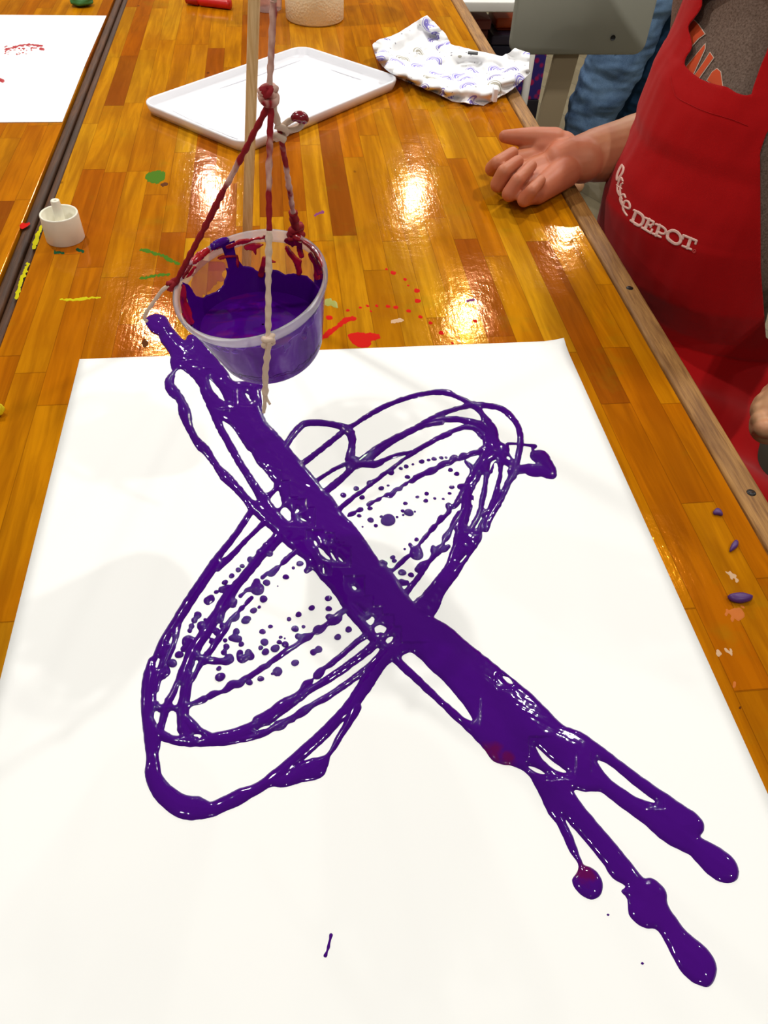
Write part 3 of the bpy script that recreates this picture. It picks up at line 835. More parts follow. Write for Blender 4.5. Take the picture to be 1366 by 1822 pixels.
# streaks running along the pour
al = GX * .80 - GY * .60 * 1.0; ac = GX * .60 + GY * .80
st = grid_noise(al * .07, ac, .0021, 5) * .5 + grid_noise(al * .12, ac, .005, 6)
inside = np.clip((dm - .0035) / .004, 0, 1)
hgt = hgt + inside * st * .00016
hgt = hgt + q * (grid_noise(GX, GY, .006, 8) * .00010 + grid_noise(GX, GY, .0028, 9) * .00003)
hgt = np.maximum(hgt, .00012)
top = np.stack([GX, GY, PT + hgt], -1)
basep = np.stack([GX, GY, np.full(GX.shape, PT + .00003)], -1)
pour = part('paint_trail', march(f, None, top, basep), M_purple, paper, label='glossy wet purple paint poured in a broad diagonal band with looping trails')

# separate drops
drops = (zc('J', [(797, 147, 6), (712, 228, 5.5), (595, 263, 6.5), (576, 362, 7), (550, 411, 3.2), (516, 432, 6), (474, 484, 7), (466, 494, 7), (447, 162, 4.5), (423, 185, 5), (383, 221, 5), (342, 261, 5.3),
                  (290, 319, 4.2), (64, 700, 7), (22, 752, 8), (343, 613, 4), (441, 636, 5), (305, 784, 4.5), (313, 836, 8.4), (618, 529, 4),
                  (570, 560, 5.5), (582, 624, 7), (559, 658, 4.5), (588, 683, 6.5), (647, 662, 7.6), (680, 594, 3.2), (672, 624, 4.5), (708, 638, 6.2), (731, 484, 4.2), (789, 456, 5.5), (869, 416, 5.5),
                  (970, 358, 6), (972, 421, 5.5), (768, 543, 6.5), (819, 530, 3.5), (1093, 547, 6), (1027, 593, 6), (768, 750, 6.5), (559, 846, 5.5), (490, 868, 5.8)])
         + zc('I', [(284, 487, 5.5), (376, 440, 5.3), (418, 503, 5), (555, 438, 5), (604, 418, 2.5), (742, 357, 4.7), (695, 296, 3.8), (733, 282, 4.5), (781, 266, 2.6), (844, 247, 5), (893, 236, 3.3),
                    (932, 228, 4.6), (984, 220, 4), (1018, 218, 2.8), (1049, 307, 4.6), (1094, 335, 4.8), (1059, 430, 4.6), (1043, 474, 3.3), (998, 514, 2.6), (937, 510, 3), (879, 476, 4.3),
                    (873, 527, 4.4), (813, 500, 3.4), (727, 546, 4), (752, 612, 8.2), (708, 600, 3.6), (668, 643, 2.6), (604, 665, 13.3), (555, 640, 3), (474, 582, 4.5), (397, 634, 4), (479, 665, 5.7),
                    (516, 705, 3.8), (807, 804, 4.2), (637, 932, 4.7), (648, 957, 4.3), (704, 1040, 7), (768, 1057, 5.3), (816, 342, 2.8)]))
dome = None
for i, (px, py, r) in enumerate(drops[:98]):
    c = at(px, py, PT)
    R_ = r * 1.04 * np.linalg.norm(c - CP) / FPX
    nr, na = 7, 24
    V, F = [], []
    for k in range(nr + 1):
        a = math.pi / 2 * k / nr
        rr = R_ * math.cos(a) if k < nr else 1e-6
        z = min(R_ * .62, .0022 + R_ * .1) * math.sin(a)
        for j in range(na):
            th = 2 * math.pi * j / na
            wv = 1 + .06 * math.cos(2 * th + i) + .03 * math.cos(3 * th + 2 * i)
            V.append((c[0] + rr * wv * math.cos(th), c[1] + rr * wv * math.sin(th), PT + .00003 + z))
    for k in range(nr):
        for j in range(na):
            F.append((k * na + j, k * na + (j + 1) % na, (k + 1) * na + (j + 1) % na, (k + 1) * na + j))
    part('paint_drop', (V, F), M_purple, paper)

# paint run-off lying on the table above the sheet belongs to the trail (same pour)

# ------------------------------------------------------------------ the hanging cup
RC = np.array([-0.03112489, 0.51324711, -0.31007404]) + CP
AX = np.array([-0.18462321, -0.17109356, 0.96780229])
Aa = np.array([-0.98228631, 0, -0.18738626]); Bb = np.array([0.03206058, -0.98525479, -0.16806286])
HC = .0692; R0, R1 = .0408, .0585 - .0022
BC = RC - AX * HC
ROT = Matrix([[Aa[i], Bb[i], AX[i]] for i in range(3)])
MC = ROT.to_4x4(); MC.translation = Vector(BC)
cup = thing('paint_cup', BC, 'clear plastic tub of purple paint hanging on red-stained strings', 'cup', rot=ROT)


def glassy(name, col, op, rough=.12, ior=1.2):
    m_ = bpy.data.materials.new(name); m_.use_nodes = True
    nt = m_.node_tree; nt.nodes.remove(nt.nodes['Principled BSDF'])
    out = nt.nodes['Material Output']
    tr = nt.nodes.new('ShaderNodeBsdfTransparent'); tr.inputs[0].default_value = (.93, .92, .95, 1)
    df = nt.nodes.new('ShaderNodeBsdfDiffuse'); df.inputs[0].default_value = (*col, 1)
    tl = nt.nodes.new('ShaderNodeBsdfTranslucent'); tl.inputs[0].default_value = (*col, 1)
    gl = nt.nodes.new('ShaderNodeBsdfGlossy'); gl.inputs['Roughness'].default_value = rough
    m1 = nt.nodes.new('ShaderNodeMixShader'); m1.inputs[0].default_value = .5
    nt.links.new(df.outputs[0], m1.inputs[1]); nt.links.new(tl.outputs[0], m1.inputs[2])
    m2 = nt.nodes.new('ShaderNodeMixShader'); m2.inputs[0].default_value = op
    nt.links.new(tr.outputs[0], m2.inputs[1]); nt.links.new(m1.outputs[0], m2.inputs[2])
    fr = nt.nodes.new('ShaderNodeLayerWeight'); fr.inputs[0].default_value = .10 if ior > 1.1 else .01
    m3 = nt.nodes.new('ShaderNodeMixShader'); nt.links.new(fr.outputs[0], m3.inputs[0])
    nt.links.new(m2.outputs[0], m3.inputs[1]); nt.links.new(gl.outputs[0], m3.inputs[2])
    nt.links.new(m3.outputs[0], out.inputs[0])
    return m_


M_plastic = glassy('frosted_clear_plastic', (.88, .82, .92), .045)
M_rimp = glassy('clear_plastic_rim', (.98, .95, .97), .34)
cone = lambda z: R0 + (R1 - R0) * z / (HC - .006)
prof = [(0, .0), (R0 - .004, .0), (R0 - .001, .0012), (R0, .003)] + [(cone(z), z) for z in np.linspace(.006, HC - .010, 10)]
tubw = part('tub_wall', lathe(prof, MC, 96), M_plastic, cup)
zb = HC - .010
rimp = [(cone(zb), zb), (cone(zb) + .0012, zb + .002), (R1 + .0005, zb + .004), (R1 + .0018, zb + .0055), (R1 + .0022, zb + .008), (R1 + .0021, zb + .0098), (R1 + .0008, zb + .0105), (R1 - .0008, zb + .0098),
        (R1 - .0012, zb + .007), (R1 - .0018, zb + .005), (cone(zb) - .0008, zb + .001)]
part('rim', lathe(rimp, MC, 96, True), M_rimp, cup)


def wallpos(th, z, off):
    r = cone(z) - off
    if r.__class__ is np.ndarray or True:
        x = r * np.cos(th); y = r * np.sin(th)
    return BC + x[..., None] * Aa + y[..., None] * Bb + z[..., None] * AX


NTH, NZ = 520, 110
TH, ZZ = np.meshgrid(np.linspace(-math.pi, math.pi, NTH + 1), np.linspace(.002, HC - .002, NZ))
rr_ = np.where(ZZ > HC - .008, R1 - .0012, cone(np.minimum(ZZ, HC - .010)))
W0 = BC + ((rr_ - .0005) * np.cos(TH))[..., None] * Aa + ((rr_ - .0005) * np.sin(TH))[..., None] * Bb + ZZ[..., None] * AX
W1 = BC + ((rr_ - .0014) * np.cos(TH))[..., None] * Aa + ((rr_ - .0014) * np.sin(TH))[..., None] * Bb + ZZ[..., None] * AX
UVc, _ = proj(W1)
nrm = -(np.cos(TH)[..., None] * Aa + np.sin(TH)[..., None] * Bb)
facing = np.einsum('ijk,ijk->ij', nrm, CP - W1) > 0     # inner wall that faces the lens
uc, vc = UVc[..., 0], UVc[..., 1]
nz1 = grid_noise(TH, ZZ * 30, .16, 21) + .6 * grid_noise(TH, ZZ * 8, .05, 22)
# purple coat
pp = zc('K', [(335, 415), (375, 435), (400, 488), (440, 492), (500, 462), (545, 430), (556, 352), (600, 348), (645, 338), (690, 345), (728, 388), (760, 352), (800, 362), (835, 375), (890, 380), (930, 388), (960, 410),
              (1003, 445), (1000, 560), (950, 700), (760, 760), (520, 740), (400, 660), (378, 570), (385, 500), (345, 450)])
fp = sd_poly(pp, uc, vc) + nz1 * 2.5
for s in (zc('K', [(490, 240, 8), (540, 215, 12), (560, 225, 13), (566, 260, 10), (582, 310, 9), (605, 360, 14)]), zc('K', [(360, 440, 6), (390, 500, 8), (400, 560, 8)])):
    fp = np.maximum(fp, sd_stroke(s, uc, vc) + nz1 * .7)
near = (ZZ - HC * .74) * -900 + nz1 * 7 + 6 * np.sin(TH * 5 + 1) + 5 * grid_noise(TH, ZZ * .5, .13, 27)
fp = np.where(ZZ < .022, 6., fp)
fpp = np.where(facing, fp, (ZZ - .012) * -900 + nz1 * 3)
M_pfilm = mat('thin_purple_film', (.105, .022, .34), .6, .1)
t = NT(M_pfilm); n_ = t.noise(t.obj(scale=(1, 1, .3)), 60, 3, .6, .8)
t.l(t.ramp(n_, [(.3, (.13, .012, .36)), (.5, (.21, .04, .55)), (.72, (.34, .17, .68))]), t.b.inputs['Base Color'])
part('paint_film', march(np.where(facing, -9, (ZZ - .009) * -900 + nz1 * 3), None, W1 - (W1 - W0) * .2, W0), M_dred, cup, label='dark red paint round the foot of the tub')
part('paint_film', march(np.where(facing, -9, np.minimum(near * .25, 30)), None, W1 - (W1 - W0) * .5, W0), M_pfilm, cup, label='thin purple film on the near wall')
part('paint_coat', march(fpp, None, W1, W0), M_purple, cup, label='purple paint coating inside the tub')
# red paint smears
reds = [zc('K', [(560, 245, 3.4), (620, 222, 3), (700, 205, 2.4), (745, 203, 2)]), zc('K', [(650, 250, 3), (690, 245, 7), (735, 235, 2)]), zc('K', [(690, 245, 6), (695, 275, 2.4)]),
        zc('K', [(400, 300, 8), (440, 275, 7), (480, 250, 5), (520, 240, 3)]), zc('K', [(330, 380, 7), (365, 370, 8), (400, 345, 3)]), zc('K', [(310, 430, 5), (320, 500, 7), (350, 560, 7), (385, 610, 5)]),
        zc('K', [(335, 440, 6), (345, 520, 8), (370, 580, 6)]), zc('K', [(740, 180, 2), (755, 280, 2.5)]), zc('K', [(880, 180, 8), (900, 205, 10), (880, 225, 7), (840, 215, 3)]),
        zc('K', [(845, 250, 3), (870, 290, 4.5), (900, 320, 7), (905, 370, 5)]), zc('K', [(905, 230, 5), (915, 290, 4)]), zc('K', [(935, 200, 4), (985, 250, 5.5), (1008, 310, 5), (1000, 370, 4)]), zc('K', [(960, 280, 3), (985, 330, 3.4), (990, 400, 2)]),
        zc('K', [(720, 380, 5), (740, 310, 6), (790, 320, 2)]), zc('K', [(520, 300, 2), (560, 290, 2.5), (605, 290, 2), (610, 340, 3)])]
fr_ = np.full(uc.shape, -99.)
for s in reds:
    fr_ = np.maximum(fr_, sd_stroke(s, uc, vc))
fr_ = fr_ + nz1 * 1.6
fr_ = np.where(facing, fr_, -9)
W2 = W1 - (W1 - W0) * -.4
part('paint_smear', march(fr_, None, W2, W0), M_red, tubw, label='red paint smeared on the inner wall')
# translucent pink film on the left inner wall
film = sd_poly(zc('K', [(380, 380), (430, 310), (540, 330), (550, 400), (440, 490), (400, 470)]), uc, vc) + nz1 * 5
M_film = glassy('pink_paint_film', (.50, .06, .16), .5, .3, 1.02)
part('paint_film', march(np.where(facing, film, -9), None, W1 - (W1 - W0) * .3, W0), M_film, tubw, label='thin pink paint film')
# liquid
lv = BC[2] + .026
V, F = [], []
nl = 72
ring_ = []
for k in range(nl):
    th = 2 * math.pi * k / nl
    lo, hi = 0.0, HC
    d_ = math.cos(th) * Aa + math.sin(th) * Bb
    for _ in range(30):
        mz = (lo + hi) / 2
        p = BC + (cone(mz) - .0012) * d_ + mz * AX
        if p[2] < lv: lo = mz
        else: hi = mz
    ring_.append(BC + (cone(lo) - .0012) * d_ + lo * AX)
cen = np.mean(ring_, 0)
for s in np.linspace(0.02, 1, 12):
    for p in ring_:
        q_ = cen + (p - cen) * s
        V.append((q_[0], q_[1], lv + .0006 * (s ** 6) + .0004 * 0))
for i in range(11):
    for k in range(nl):
        F.append((i * nl + k, i * nl + (k + 1) % nl, (i + 1) * nl + (k + 1) % nl, (i + 1) * nl + k))
F.append(tuple(range(nl)))
M_liq = mat('liquid_purple_paint', PURP, .06, .3)
t = NT(M_liq); n_ = t.noise(t.obj(scale=(1, 2.4, 1)), 30, 3, .5, 1.5)
t.l(t.mix(t.ramp(n_, [(.55, (0, 0, 0)), (.75, (.6, .6, .6))]), PURP, (.15, .003, .10)), t.b.inputs['Base Color'])
part('liquid_paint', (V, F), M_liq, cup)

def rim_angle(px, py):
    r__ = ray(px, py); t_ = ((RC - CP) @ AX) / (r__ @ AX); P_ = CP + r__ * t_ - RC
    return math.atan2(P_ @ Bb, P_ @ Aa)


def rim_blob(pa, pb, r_, mt, lab, dr=0.0):
    a0, a1 = rim_angle(*pa), rim_angle(*pb)
    if abs(a1 - a0) > math.pi: a1 += -2 * math.pi if a1 > a0 else 2 * math.pi
    P, R = [], []
    for k in range(21):
        a = a0 + (a1 - a0) * k / 20
        P.append(BC + (R1 + .0006 + dr) * (math.cos(a) * Aa + math.sin(a) * Bb) + (HC - .0018) * AX)
        R.append(r_ * (.35 + .65 * math.sin(math.pi * k / 20) ** .6) * (1 + .2 * noise.noise(Vector((k * .9, a0, 0)))))
    part('rim_paint', tube(P, R, 14), mt, cup, label=lab)


rim_blob((372, 440), (408, 425), .0036, M_purple, 'purple paint running over the rim')
rim_blob((338, 468), (374, 440), .0031, M_red, 'red paint on the rim')
rim_blob((318, 496), (340, 465), .0026, M_dred, 'dark red paint on the rim')
rim_blob((545, 414), (580, 470), .0024, M_red, 'thin red paint on the right of the rim', -.001)
rim_blob((513, 408), (545, 416), .0036, M_dred, 'dark red paint round the right string')

# strings
M_yarn = mat('red_soaked_yarn', (.8, .74, .66), .8, .2)


def yarn_mat(name, lo, wet=(.28, .006, .012), dry=srgb(222, 196, 178)):
    m_ = mat(name, dry, .7, .3)
    t = NT(m_)
    n = t.noise(t.obj(scale=(1, 1, .6)), 42, 3, .6)
    n2 = t.noise(t.obj(scale=(1, 1, 1)), 500, 2, .6)
    k = t.ramp(n, [(lo, (0, 0, 0)), (lo + .1, (1, 1, 1))])
    c = t.mix(k, t.mix(.35, dry, (.55, .16, .14)) if lo < .6 else dry, wet)
    t.l(c, t.b.inputs['Base Color'])
    t.bump(n2, .5, .0006)
    return m_


M_y_red = yarn_mat('yarn_mostly_red', .38)
M_y_mix = yarn_mat('yarn_half_red', .49)
M_y_dry = yarn_mat('yarn_nearly_dry', .66)
M_y_tan = yarn_mat('yarn_tan', .95, dry=srgb(214, 190, 168))
M_y_dark = yarn_mat('yarn_soaked', .1)
K = np.array([-0.00703464, 0.49547025, -0.17602378]) + CP


def onray(px, py, y): return aty(px, py, y)


def on_rim(px, py):
    r = ray(px, py); t_ = ((RC - CP) @ AX) / (r @ AX); return CP + r * t_


harness = thing('string_harness', K, 'red-and-white knotted strings holding the paint tub', 'string')
pL, pR, pF = on_rim(311, 506), on_rim(527, 412), on_rim(477, 604)
lerp = lambda a, b, s: a + (b - a) * s
kb = K - np.array([0, 0, .004])
ml = lerp(kb, pL, .42)
part('string', yarn([kb, lerp(kb, pL, .2), ml]), M_y_mix, harness, label='upper half of the left string')
part('string', yarn([ml, lerp(kb, pL, .7), pL], .0021), M_y_dark, harness, label='soaked lower half of the left string')
part('string', yarn([kb + np.array([.001, -.001, 0]), lerp(kb, pF, .28), lerp(kb, pF, .5) + np.array([.0003, 0, 0])]), M_y_red, harness, label='red upper half of the front string')
part('string', yarn([lerp(kb, pF, .5) + np.array([.0003, 0, 0]), lerp(kb, pF, .75), pF], .002), M_y_tan, harness, label='pale lower half of the front string')
mr = aty(498, 229, K[1] + .010)
part('string', yarn([kb + np.array([.002, 0, 0]), aty(490, 205, K[1] + .004), mr], .0021), M_y_tan, harness)
part('string', yarn([mr, lerp(mr, pR, .35), lerp(mr, pR, .8)], .0019), M_y_mix, harness)
part('string', yarn([lerp(mr, pR, .78), lerp(mr, pR, .9), pR], .0034), M_y_dark, harness, label='thick dark-red soaked end of the right string')
# loop
lp = [aty(x, y, K[1] + .010) for x, y in ((498, 229), (506, 222), (520, 213), (530, 211), (538, 214), (538, 221), (530, 228), (516, 231), (503, 231))]
part('string_loop', yarn(lp, .0019), M_y_tan, harness)
cp = [aty(x, y, K[1] + .008) for x, y in ((519, 212), (527, 208), (536, 209), (541, 213), (540, 219))]
part('loop_paint_blob', tube(catmull(cp, 6), [.0016 + .0021 * math.sin(math.pi * i / 24) for i in range(25)], 12), M_dred, harness, label='dark red paint blob on the string loop')
part('string_knot', merge(yarn([mr + np.array([-.003, -.003, .003]), mr + np.array([.003, -.003, .001]), mr + np.array([.003, .002, -.004]), mr + np.array([-.003, .001, -.006]), mr + np.array([-.002, -.003, -.003]), mr + np.array([.003, -.003, -.006])], .002)), M_y_tan, harness)


def knot(c, s, r, mt, par, seed=0):
    rs = random.Random(seed)
    P = []
    for i in range(13):
        a = 2 * math.pi * i / 4.6
        P.append(np.array(c) + s * np.array([math.cos(a), .8 * math.sin(a * 1.1), .9 * math.sin(a * .73 + seed)]))
    return part('string_knot', yarn(P, r), mt, par)


knot(K + np.array([0, 0, .0005]), .0042, .0026, yarn_mat('yarn_knot', .54), harness, 1)
knot(K + np.array([-.001, -.002, .004]), .0022, .0022, M_y_red, harness, 2)
knot(pL + np.array([-.002, -.001, 0]), .0028, .0019, M_y_dark, harness, 3)
knot(pR, .0045, .0026, M_y_dark, harness, 4)
knot(pF + np.array([0, -.002, 0]), .0034, .0019, M_y_tan, harness, 5)
# red blob around the right knot
# tails
tl = [pL + np.array([-.003, -.002, 0])] + [pL + np.array([dx, -.004, dz]) for dx, dz in ((-.010, -.006), (-.019, -.020), (-.0225, -.030), (-.0195, -.0365))]
tl = [aty(x, y, pL[1] - .003) for x, y in ((301, 508), (291, 514), (277, 532), (263, 552), (257, 566), (262, 572))]
part('string_tail', yarn(tl, .0014), M_y_tan, harness)
tf = [aty(x, y, pF[1] - .004) for x, y in ((477, 606), (476, 630), (472, 660), (472, 690), (471, 702))]
part('string_tail', yarn(tf, .0022), M_y_tan, harness)
part('string_tail', yarn([aty(471, 698, pF[1] - .004), aty(471, 715, pF[1] - .004), aty(469, 733, pF[1] - .004)], .0014), M_y_tan, harness)
part('string_tail', yarn([aty(472, 698, pF[1] - .004), aty(475, 710, pF[1] - .004), aty(480, 719, pF[1] - .005)], .0010), M_y_tan, harness)
# main cord up to the apex
up_dir = aty(487, 0, K[1]) - K
apex = K + up_dir * 8.6
part('main_cord', yarn([K + np.array([0, 0, .002]), K + up_dir * .35, K + up_dir * 1.0]), M_y_mix, harness)
part('main_cord', yarn([K + up_dir * .98, K + up_dir * 3, apex], .0019, .004), M_y_tan, harness, label='pale upper cord')

# dowel stand : three poles tied together out of the picture
foot = at(437, 520, T)
r_ = ray(452, 0); mid = CP + r_ / np.linalg.norm(r_) * .88
dv = (mid - foot)
topd = foot + dv * ((apex[2] + .03 - foot[2]) / dv[2])
stand = thing('dowel_stand', foot, 'tall thin wooden dowel standing upright behind the paint tub', 'dowel')
V, F = tube([foot, foot + (topd - foot) * .3, foot + (topd - foot) * .6, topd], .0057, 24)
part('dowel', (V, F), M_dowel, stand)

# ------------------------------------------------------------------ white tray
A_, B_, C_, D_ = at(254, 192, T + .01), at(440, 262, T + .01), at(708, 148, T + .01), at(536, 86, T + .015)
cx, cy = (A_[0] + B_[0] + C_[0] + D_[0]) / 4, (A_[1] + B_[1] + C_[1] + D_[1]) / 4
ang = math.atan2(C_[1] - B_[1], C_[0] - B_[0])
Lg = (np.linalg.norm(C_ - B_) + np.linalg.norm(D_ - A_)) / 2; Wd = (np.linalg.norm(B_ - A_) + np.linalg.norm(D_ - C_)) / 2
Lg += .012; Wd += .012
MT = Matrix.Translation((cx, cy, T + .0005)) @ Matrix.Rotation(ang, 4, 'Z')
tray = thing('tray', (cx, cy, T), 'shallow white plastic tray with rounded corners on the table', 'tray')
fn = lambda ins: rrect(Lg, Wd, .03, ins)
pr = [(.010, 0), (.006, .001), (.002, .010), (.0, .017), (.0005, .019), (.0035, .0195), (.005, .018), (.0075, .009), (.012, .0045), (.018, .0035)]
part('tray_body', xf(rounded_prism(fn, pr), MT), M_traywhite, tray)
# pale grey streaks of uneven width along the floor's edges
M_trayw = mat('pale_grey_streak', (.66, .66, .72), .2, .5)
for (x0, y0, x1, y1, w) in ((-.40, -.42, .30, -.40, .010), (-.42, -.3, -.41, .35, .014), (-.1, .41, .42, .40, .009), (.43, -.2, .43, .1, .008)):
    P = []
    a = np.array([x0 * Lg, y0 * Wd]); b = np.array([x1 * Lg, y1 * Wd])
    nrm_ = np.array([-(b - a)[1], (b - a)[0]]); nrm_ /= np.linalg.norm(nrm_)
    V, F = [], []
    for i in range(31):
        s = i / 30; c_ = a + (b - a) * s
        wv = w * (.4 + .6 * abs(noise.noise(Vector((s * 6, x0 * 9, 0))))) * math.sin(math.pi * min(max(s, .02), .98)) ** .4
        for sg in (-1, 1):
            q_ = c_ + nrm_ * wv * sg * .5
            V.append((q_[0], q_[1], .0040))
    for i in range(30): F.append((2 * i, 2 * i + 2, 2 * i + 3, 2 * i + 1))
    o = part('grey_streak', xf((V, F), MT), M_trayw, tray)
    o['label'] = 'pale grey streak along the tray floor'

# ------------------------------------------------------------------ crumpled printed cloth
M_cloth = mat('rainbow_print_cloth', (.9, .9, .9), .8, .2)
t = NT(M_cloth)
vec = t.obj(scale=(1, .62, 1))
vo = t.n('ShaderNodeTexVoronoi', i_Scale=27, i_Randomness=.8); t.l(vec, vo.inputs['Vector'])
dist = vo.outputs['Distance']; vcol = vo.outputs['Color']; vpos = vo.outputs['Position']
sc_ = t.n('ShaderNodeSeparateColor'); t.l(vcol, sc_.inputs[0])
rings = t.math('ABSOLUTE', t.math('SUBTRACT', t.math('FRACT', t.math('MULTIPLY', dist, 7.0)), .5))
band = t.math('MULTIPLY', t.math('LESS_THAN', dist, .42), t.math('GREATER_THAN', dist, .13))
# half circle only
sub = t.n('ShaderNodeVectorMath', operation='SUBTRACT')
scl = t.n('ShaderNodeVectorMath', operation='SCALE'); scl.inputs['Scale'].default_value = 1.0; t.l(vec, scl.inputs[0])
t.l(scl.outputs[0], sub.inputs[0]); t.l(vpos, sub.inputs[1])
sx = t.n('ShaderNodeSeparateXYZ'); t.l(sub.outputs[0], sx.inputs[0])
half = t.math('GREATER_THAN', t.math('ADD', sx.outputs[1], t.math('MULTIPLY', sx.outputs[0], t.math('SUBTRACT', sc_.outputs[1], .5))), 0.0)
msk = t.math('MULTIPLY', t.math('MULTIPLY', band, half), t.math('GREATER_THAN', rings, .16))
keep = t.math('LESS_THAN', sc_.outputs[2], .93)
msk = t.math('MULTIPLY', msk, keep)
pc = t.ramp(sc_.outputs[0], [(0, srgb(150, 140, 215)), (.5, srgb(170, 165, 150)), (.75, srgb(130, 118, 190))], 'CONSTANT')
vo2 = t.n('ShaderNodeTexVoronoi', i_Scale=60); t.l(t.obj(loc=(.3, .1, 0)), vo2.inputs['Vector'])
dots = t.math('LESS_THAN', vo2.outputs['Distance'], .12)
c = t.mix(msk, (.9, .9, .9), pc)
c = t.mix(t.math('MULTIPLY', dots, .7), c, srgb(96, 90, 110))
t.l(c, t.b.inputs['Base Color'])

ctl = zc('O', [(95, 340, .030), (150, 300, .034), (240, 280, .030), (350, 215, .036), (510, 118, .045), (580, 190, .036), (650, 260, .028), (690, 340, .022), (860, 385, .022), (1080, 430, .022), (1180, 372, .036),
               (1290, 410, .034), (1285, 520, .026), (1290, 560, .018), (1160, 680, .010), (1060, 740, .004), (940, 805, .0), (700, 770, .0), (560, 700, .0), (380, 630, .0), (280, 590, .0), (170, 500, .006), (110, 410, .016),
               # front rim
               (150, 420, .034), (220, 510, .032), (300, 560, .030), (420, 600, .028), (560, 650, .026), (680, 668, .026), (850, 655, .028), (980, 690, .024), (1090, 600, .026), (1220, 515, .028),
               # floor of the hollow
               (450, 480, .006), (600, 520, .004), (760, 520, .004), (900, 530, .006), (1020, 520, .010), (450, 330, .016), (560, 300, .014), (330, 400, .014), (540, 420, .006), (700, 580, .008), (1130, 480, .020)])
P_out = [c[:2] for c in ctl[:23]]
xs = np.arange(655, 950, 1.5); ys = np.arange(22, 196, 1.5)
CX, CY = np.meshgrid(xs, ys)
Q = np.array(ctl)
d2 = (CX[..., None] - Q[:, 0]) ** 2 + ((CY[..., None] - Q[:, 1]) * 1.6) ** 2 + 3
w = 1 / d2 ** 1.7
hh = (w * Q[:, 2]).sum(-1) / w.sum(-1)
hh = hh + .0035 * grid_noise(CX, CY, 16, 31) + .0009 * grid_noise(CX + CY * .6, CY, 9, 32)
hh = np.clip(hh, .0008, .06)
fc = sd_poly(P_out, CX, CY) + .8 * grid_noise(CX, CY, 9, 33)
PP = np.zeros(CX.shape + (3,))
for i in range(CX.shape[0]):
    for j in range(CX.shape[1]):
        PP[i, j] = at(CX[i, j], CY[i, j], T + hh[i, j])
cloth = part('printed_cloth', march(fc, None, PP, PP), M_cloth)
tag(cloth, 'crumpled white cloth printed with lilac and grey rainbows, at the table edge', 'cloth')
md = cloth.modifiers.new('thickness', 'SOLIDIFY'); md.thickness = .0012; md.offset = -1
clip_ = part('cloth_tab', xf(box(-.010, .010, -.006, .006, 0, .003, .0015), Matrix.Translation(at(841, 96, T + .028)) @ Matrix.Rotation(-.25, 4, 'Z')), mat('black_tab', (.012, .012, .014), .5), cloth)
tl_ = at(882, 165, T + .030)
part('cloth_tab', xf(box(-.004, .004, -.001, .012, -.016, .006, .0015), Matrix.Translation(tl_)), M_traywhite, cloth, label='small white tab')

# ------------------------------------------------------------------ white cap, roll, cup, lumps
bcp = at(117, 424, T)
capo = thing('bottle_cap', bcp, 'small open white plastic cap with a central spout on the left of the table', 'cap')
M_ = Matrix.Translation(bcp)
rc, hc = .0245, .036
part('cap_shell', lathe([(0, .003), (rc - .0035, .003), (rc - .0028, hc - .001), (rc - .002, hc), (rc - .0004, hc), (rc, hc - .0012), (rc + .0006, .001), (rc, 0), (0, 0)], M_, 56), M_cap, capo)
sp_o = part('spout', lathe([(.0015, hc + .014), (.0015, hc + .0165), (.0022, hc + .0172), (.0052, hc + .0172), (.0058, hc + .0162), (.0066, .004), (.0066, .003)], M_, 32), M_cap, capo)
part('spout_hole', lathe([(0, hc + .0150), (.0016, hc + .0150)], M_, 20), mat('dark_hole', (.02, .015, .01), .8), sp_o)

rb = at(561, 20, T); rb = (at(508, 25)[:2] + at(609, 25)[:2]) / 2
rollb = np.array([rb[0], at(560, 50, T)[1] + .066, T])
M_roll = mat('paper_towel', srgb(240, 226, 190), .9, .1)
t = NT(M_roll); vo = t.n('ShaderNodeTexVoronoi', i_Scale=220); t.l(t.obj(), vo.inputs['Vector']); t.bump(vo.outputs['Distance'], .6, .0012)
roll = thing('paper_towel_roll', rollb, 'upright cream paper towel roll at the far end of the table', 'roll')
part('paper', lathe([(.019, .0), (.060, .0), (.064, .004), (.0645, .05), (.0640, .2), (.064, .262), (.061, .266), (.019, .266)], Matrix.Translation(rollb), 72, True), M_roll, roll)
part('core', lathe([(.0175, .0), (.019, 0), (.019, .266), (.0175, .266)], Matrix.Translation(rollb), 40, True), mat('cardboard', srgb(160, 120, 70), .9), roll)

cb = at(494, 24, T)
pcup = thing('plastic_cup', (cb[0] - .022, cb[1] + .03, T), 'clear plastic cup with a pinkish tint left of the paper towel roll', 'cup')
M_ = Matrix.Translation((cb[0] - .022, cb[1] + .03, T))
M_pk = glassy('pinkish_clear_plastic', (.80, .55, .50), .5)
part('cup_wall', lathe([(0, .001), (.030, .001), (.032, .003), (.041, .11)], M_, 56), M_pk, pcup)
part('cup_rim', lathe([(.0405, .108), (.0425, .1085), (.043, .110), (.0425, .1115), (.0405, .112)], M_, 56, True), M_rimp, pcup)


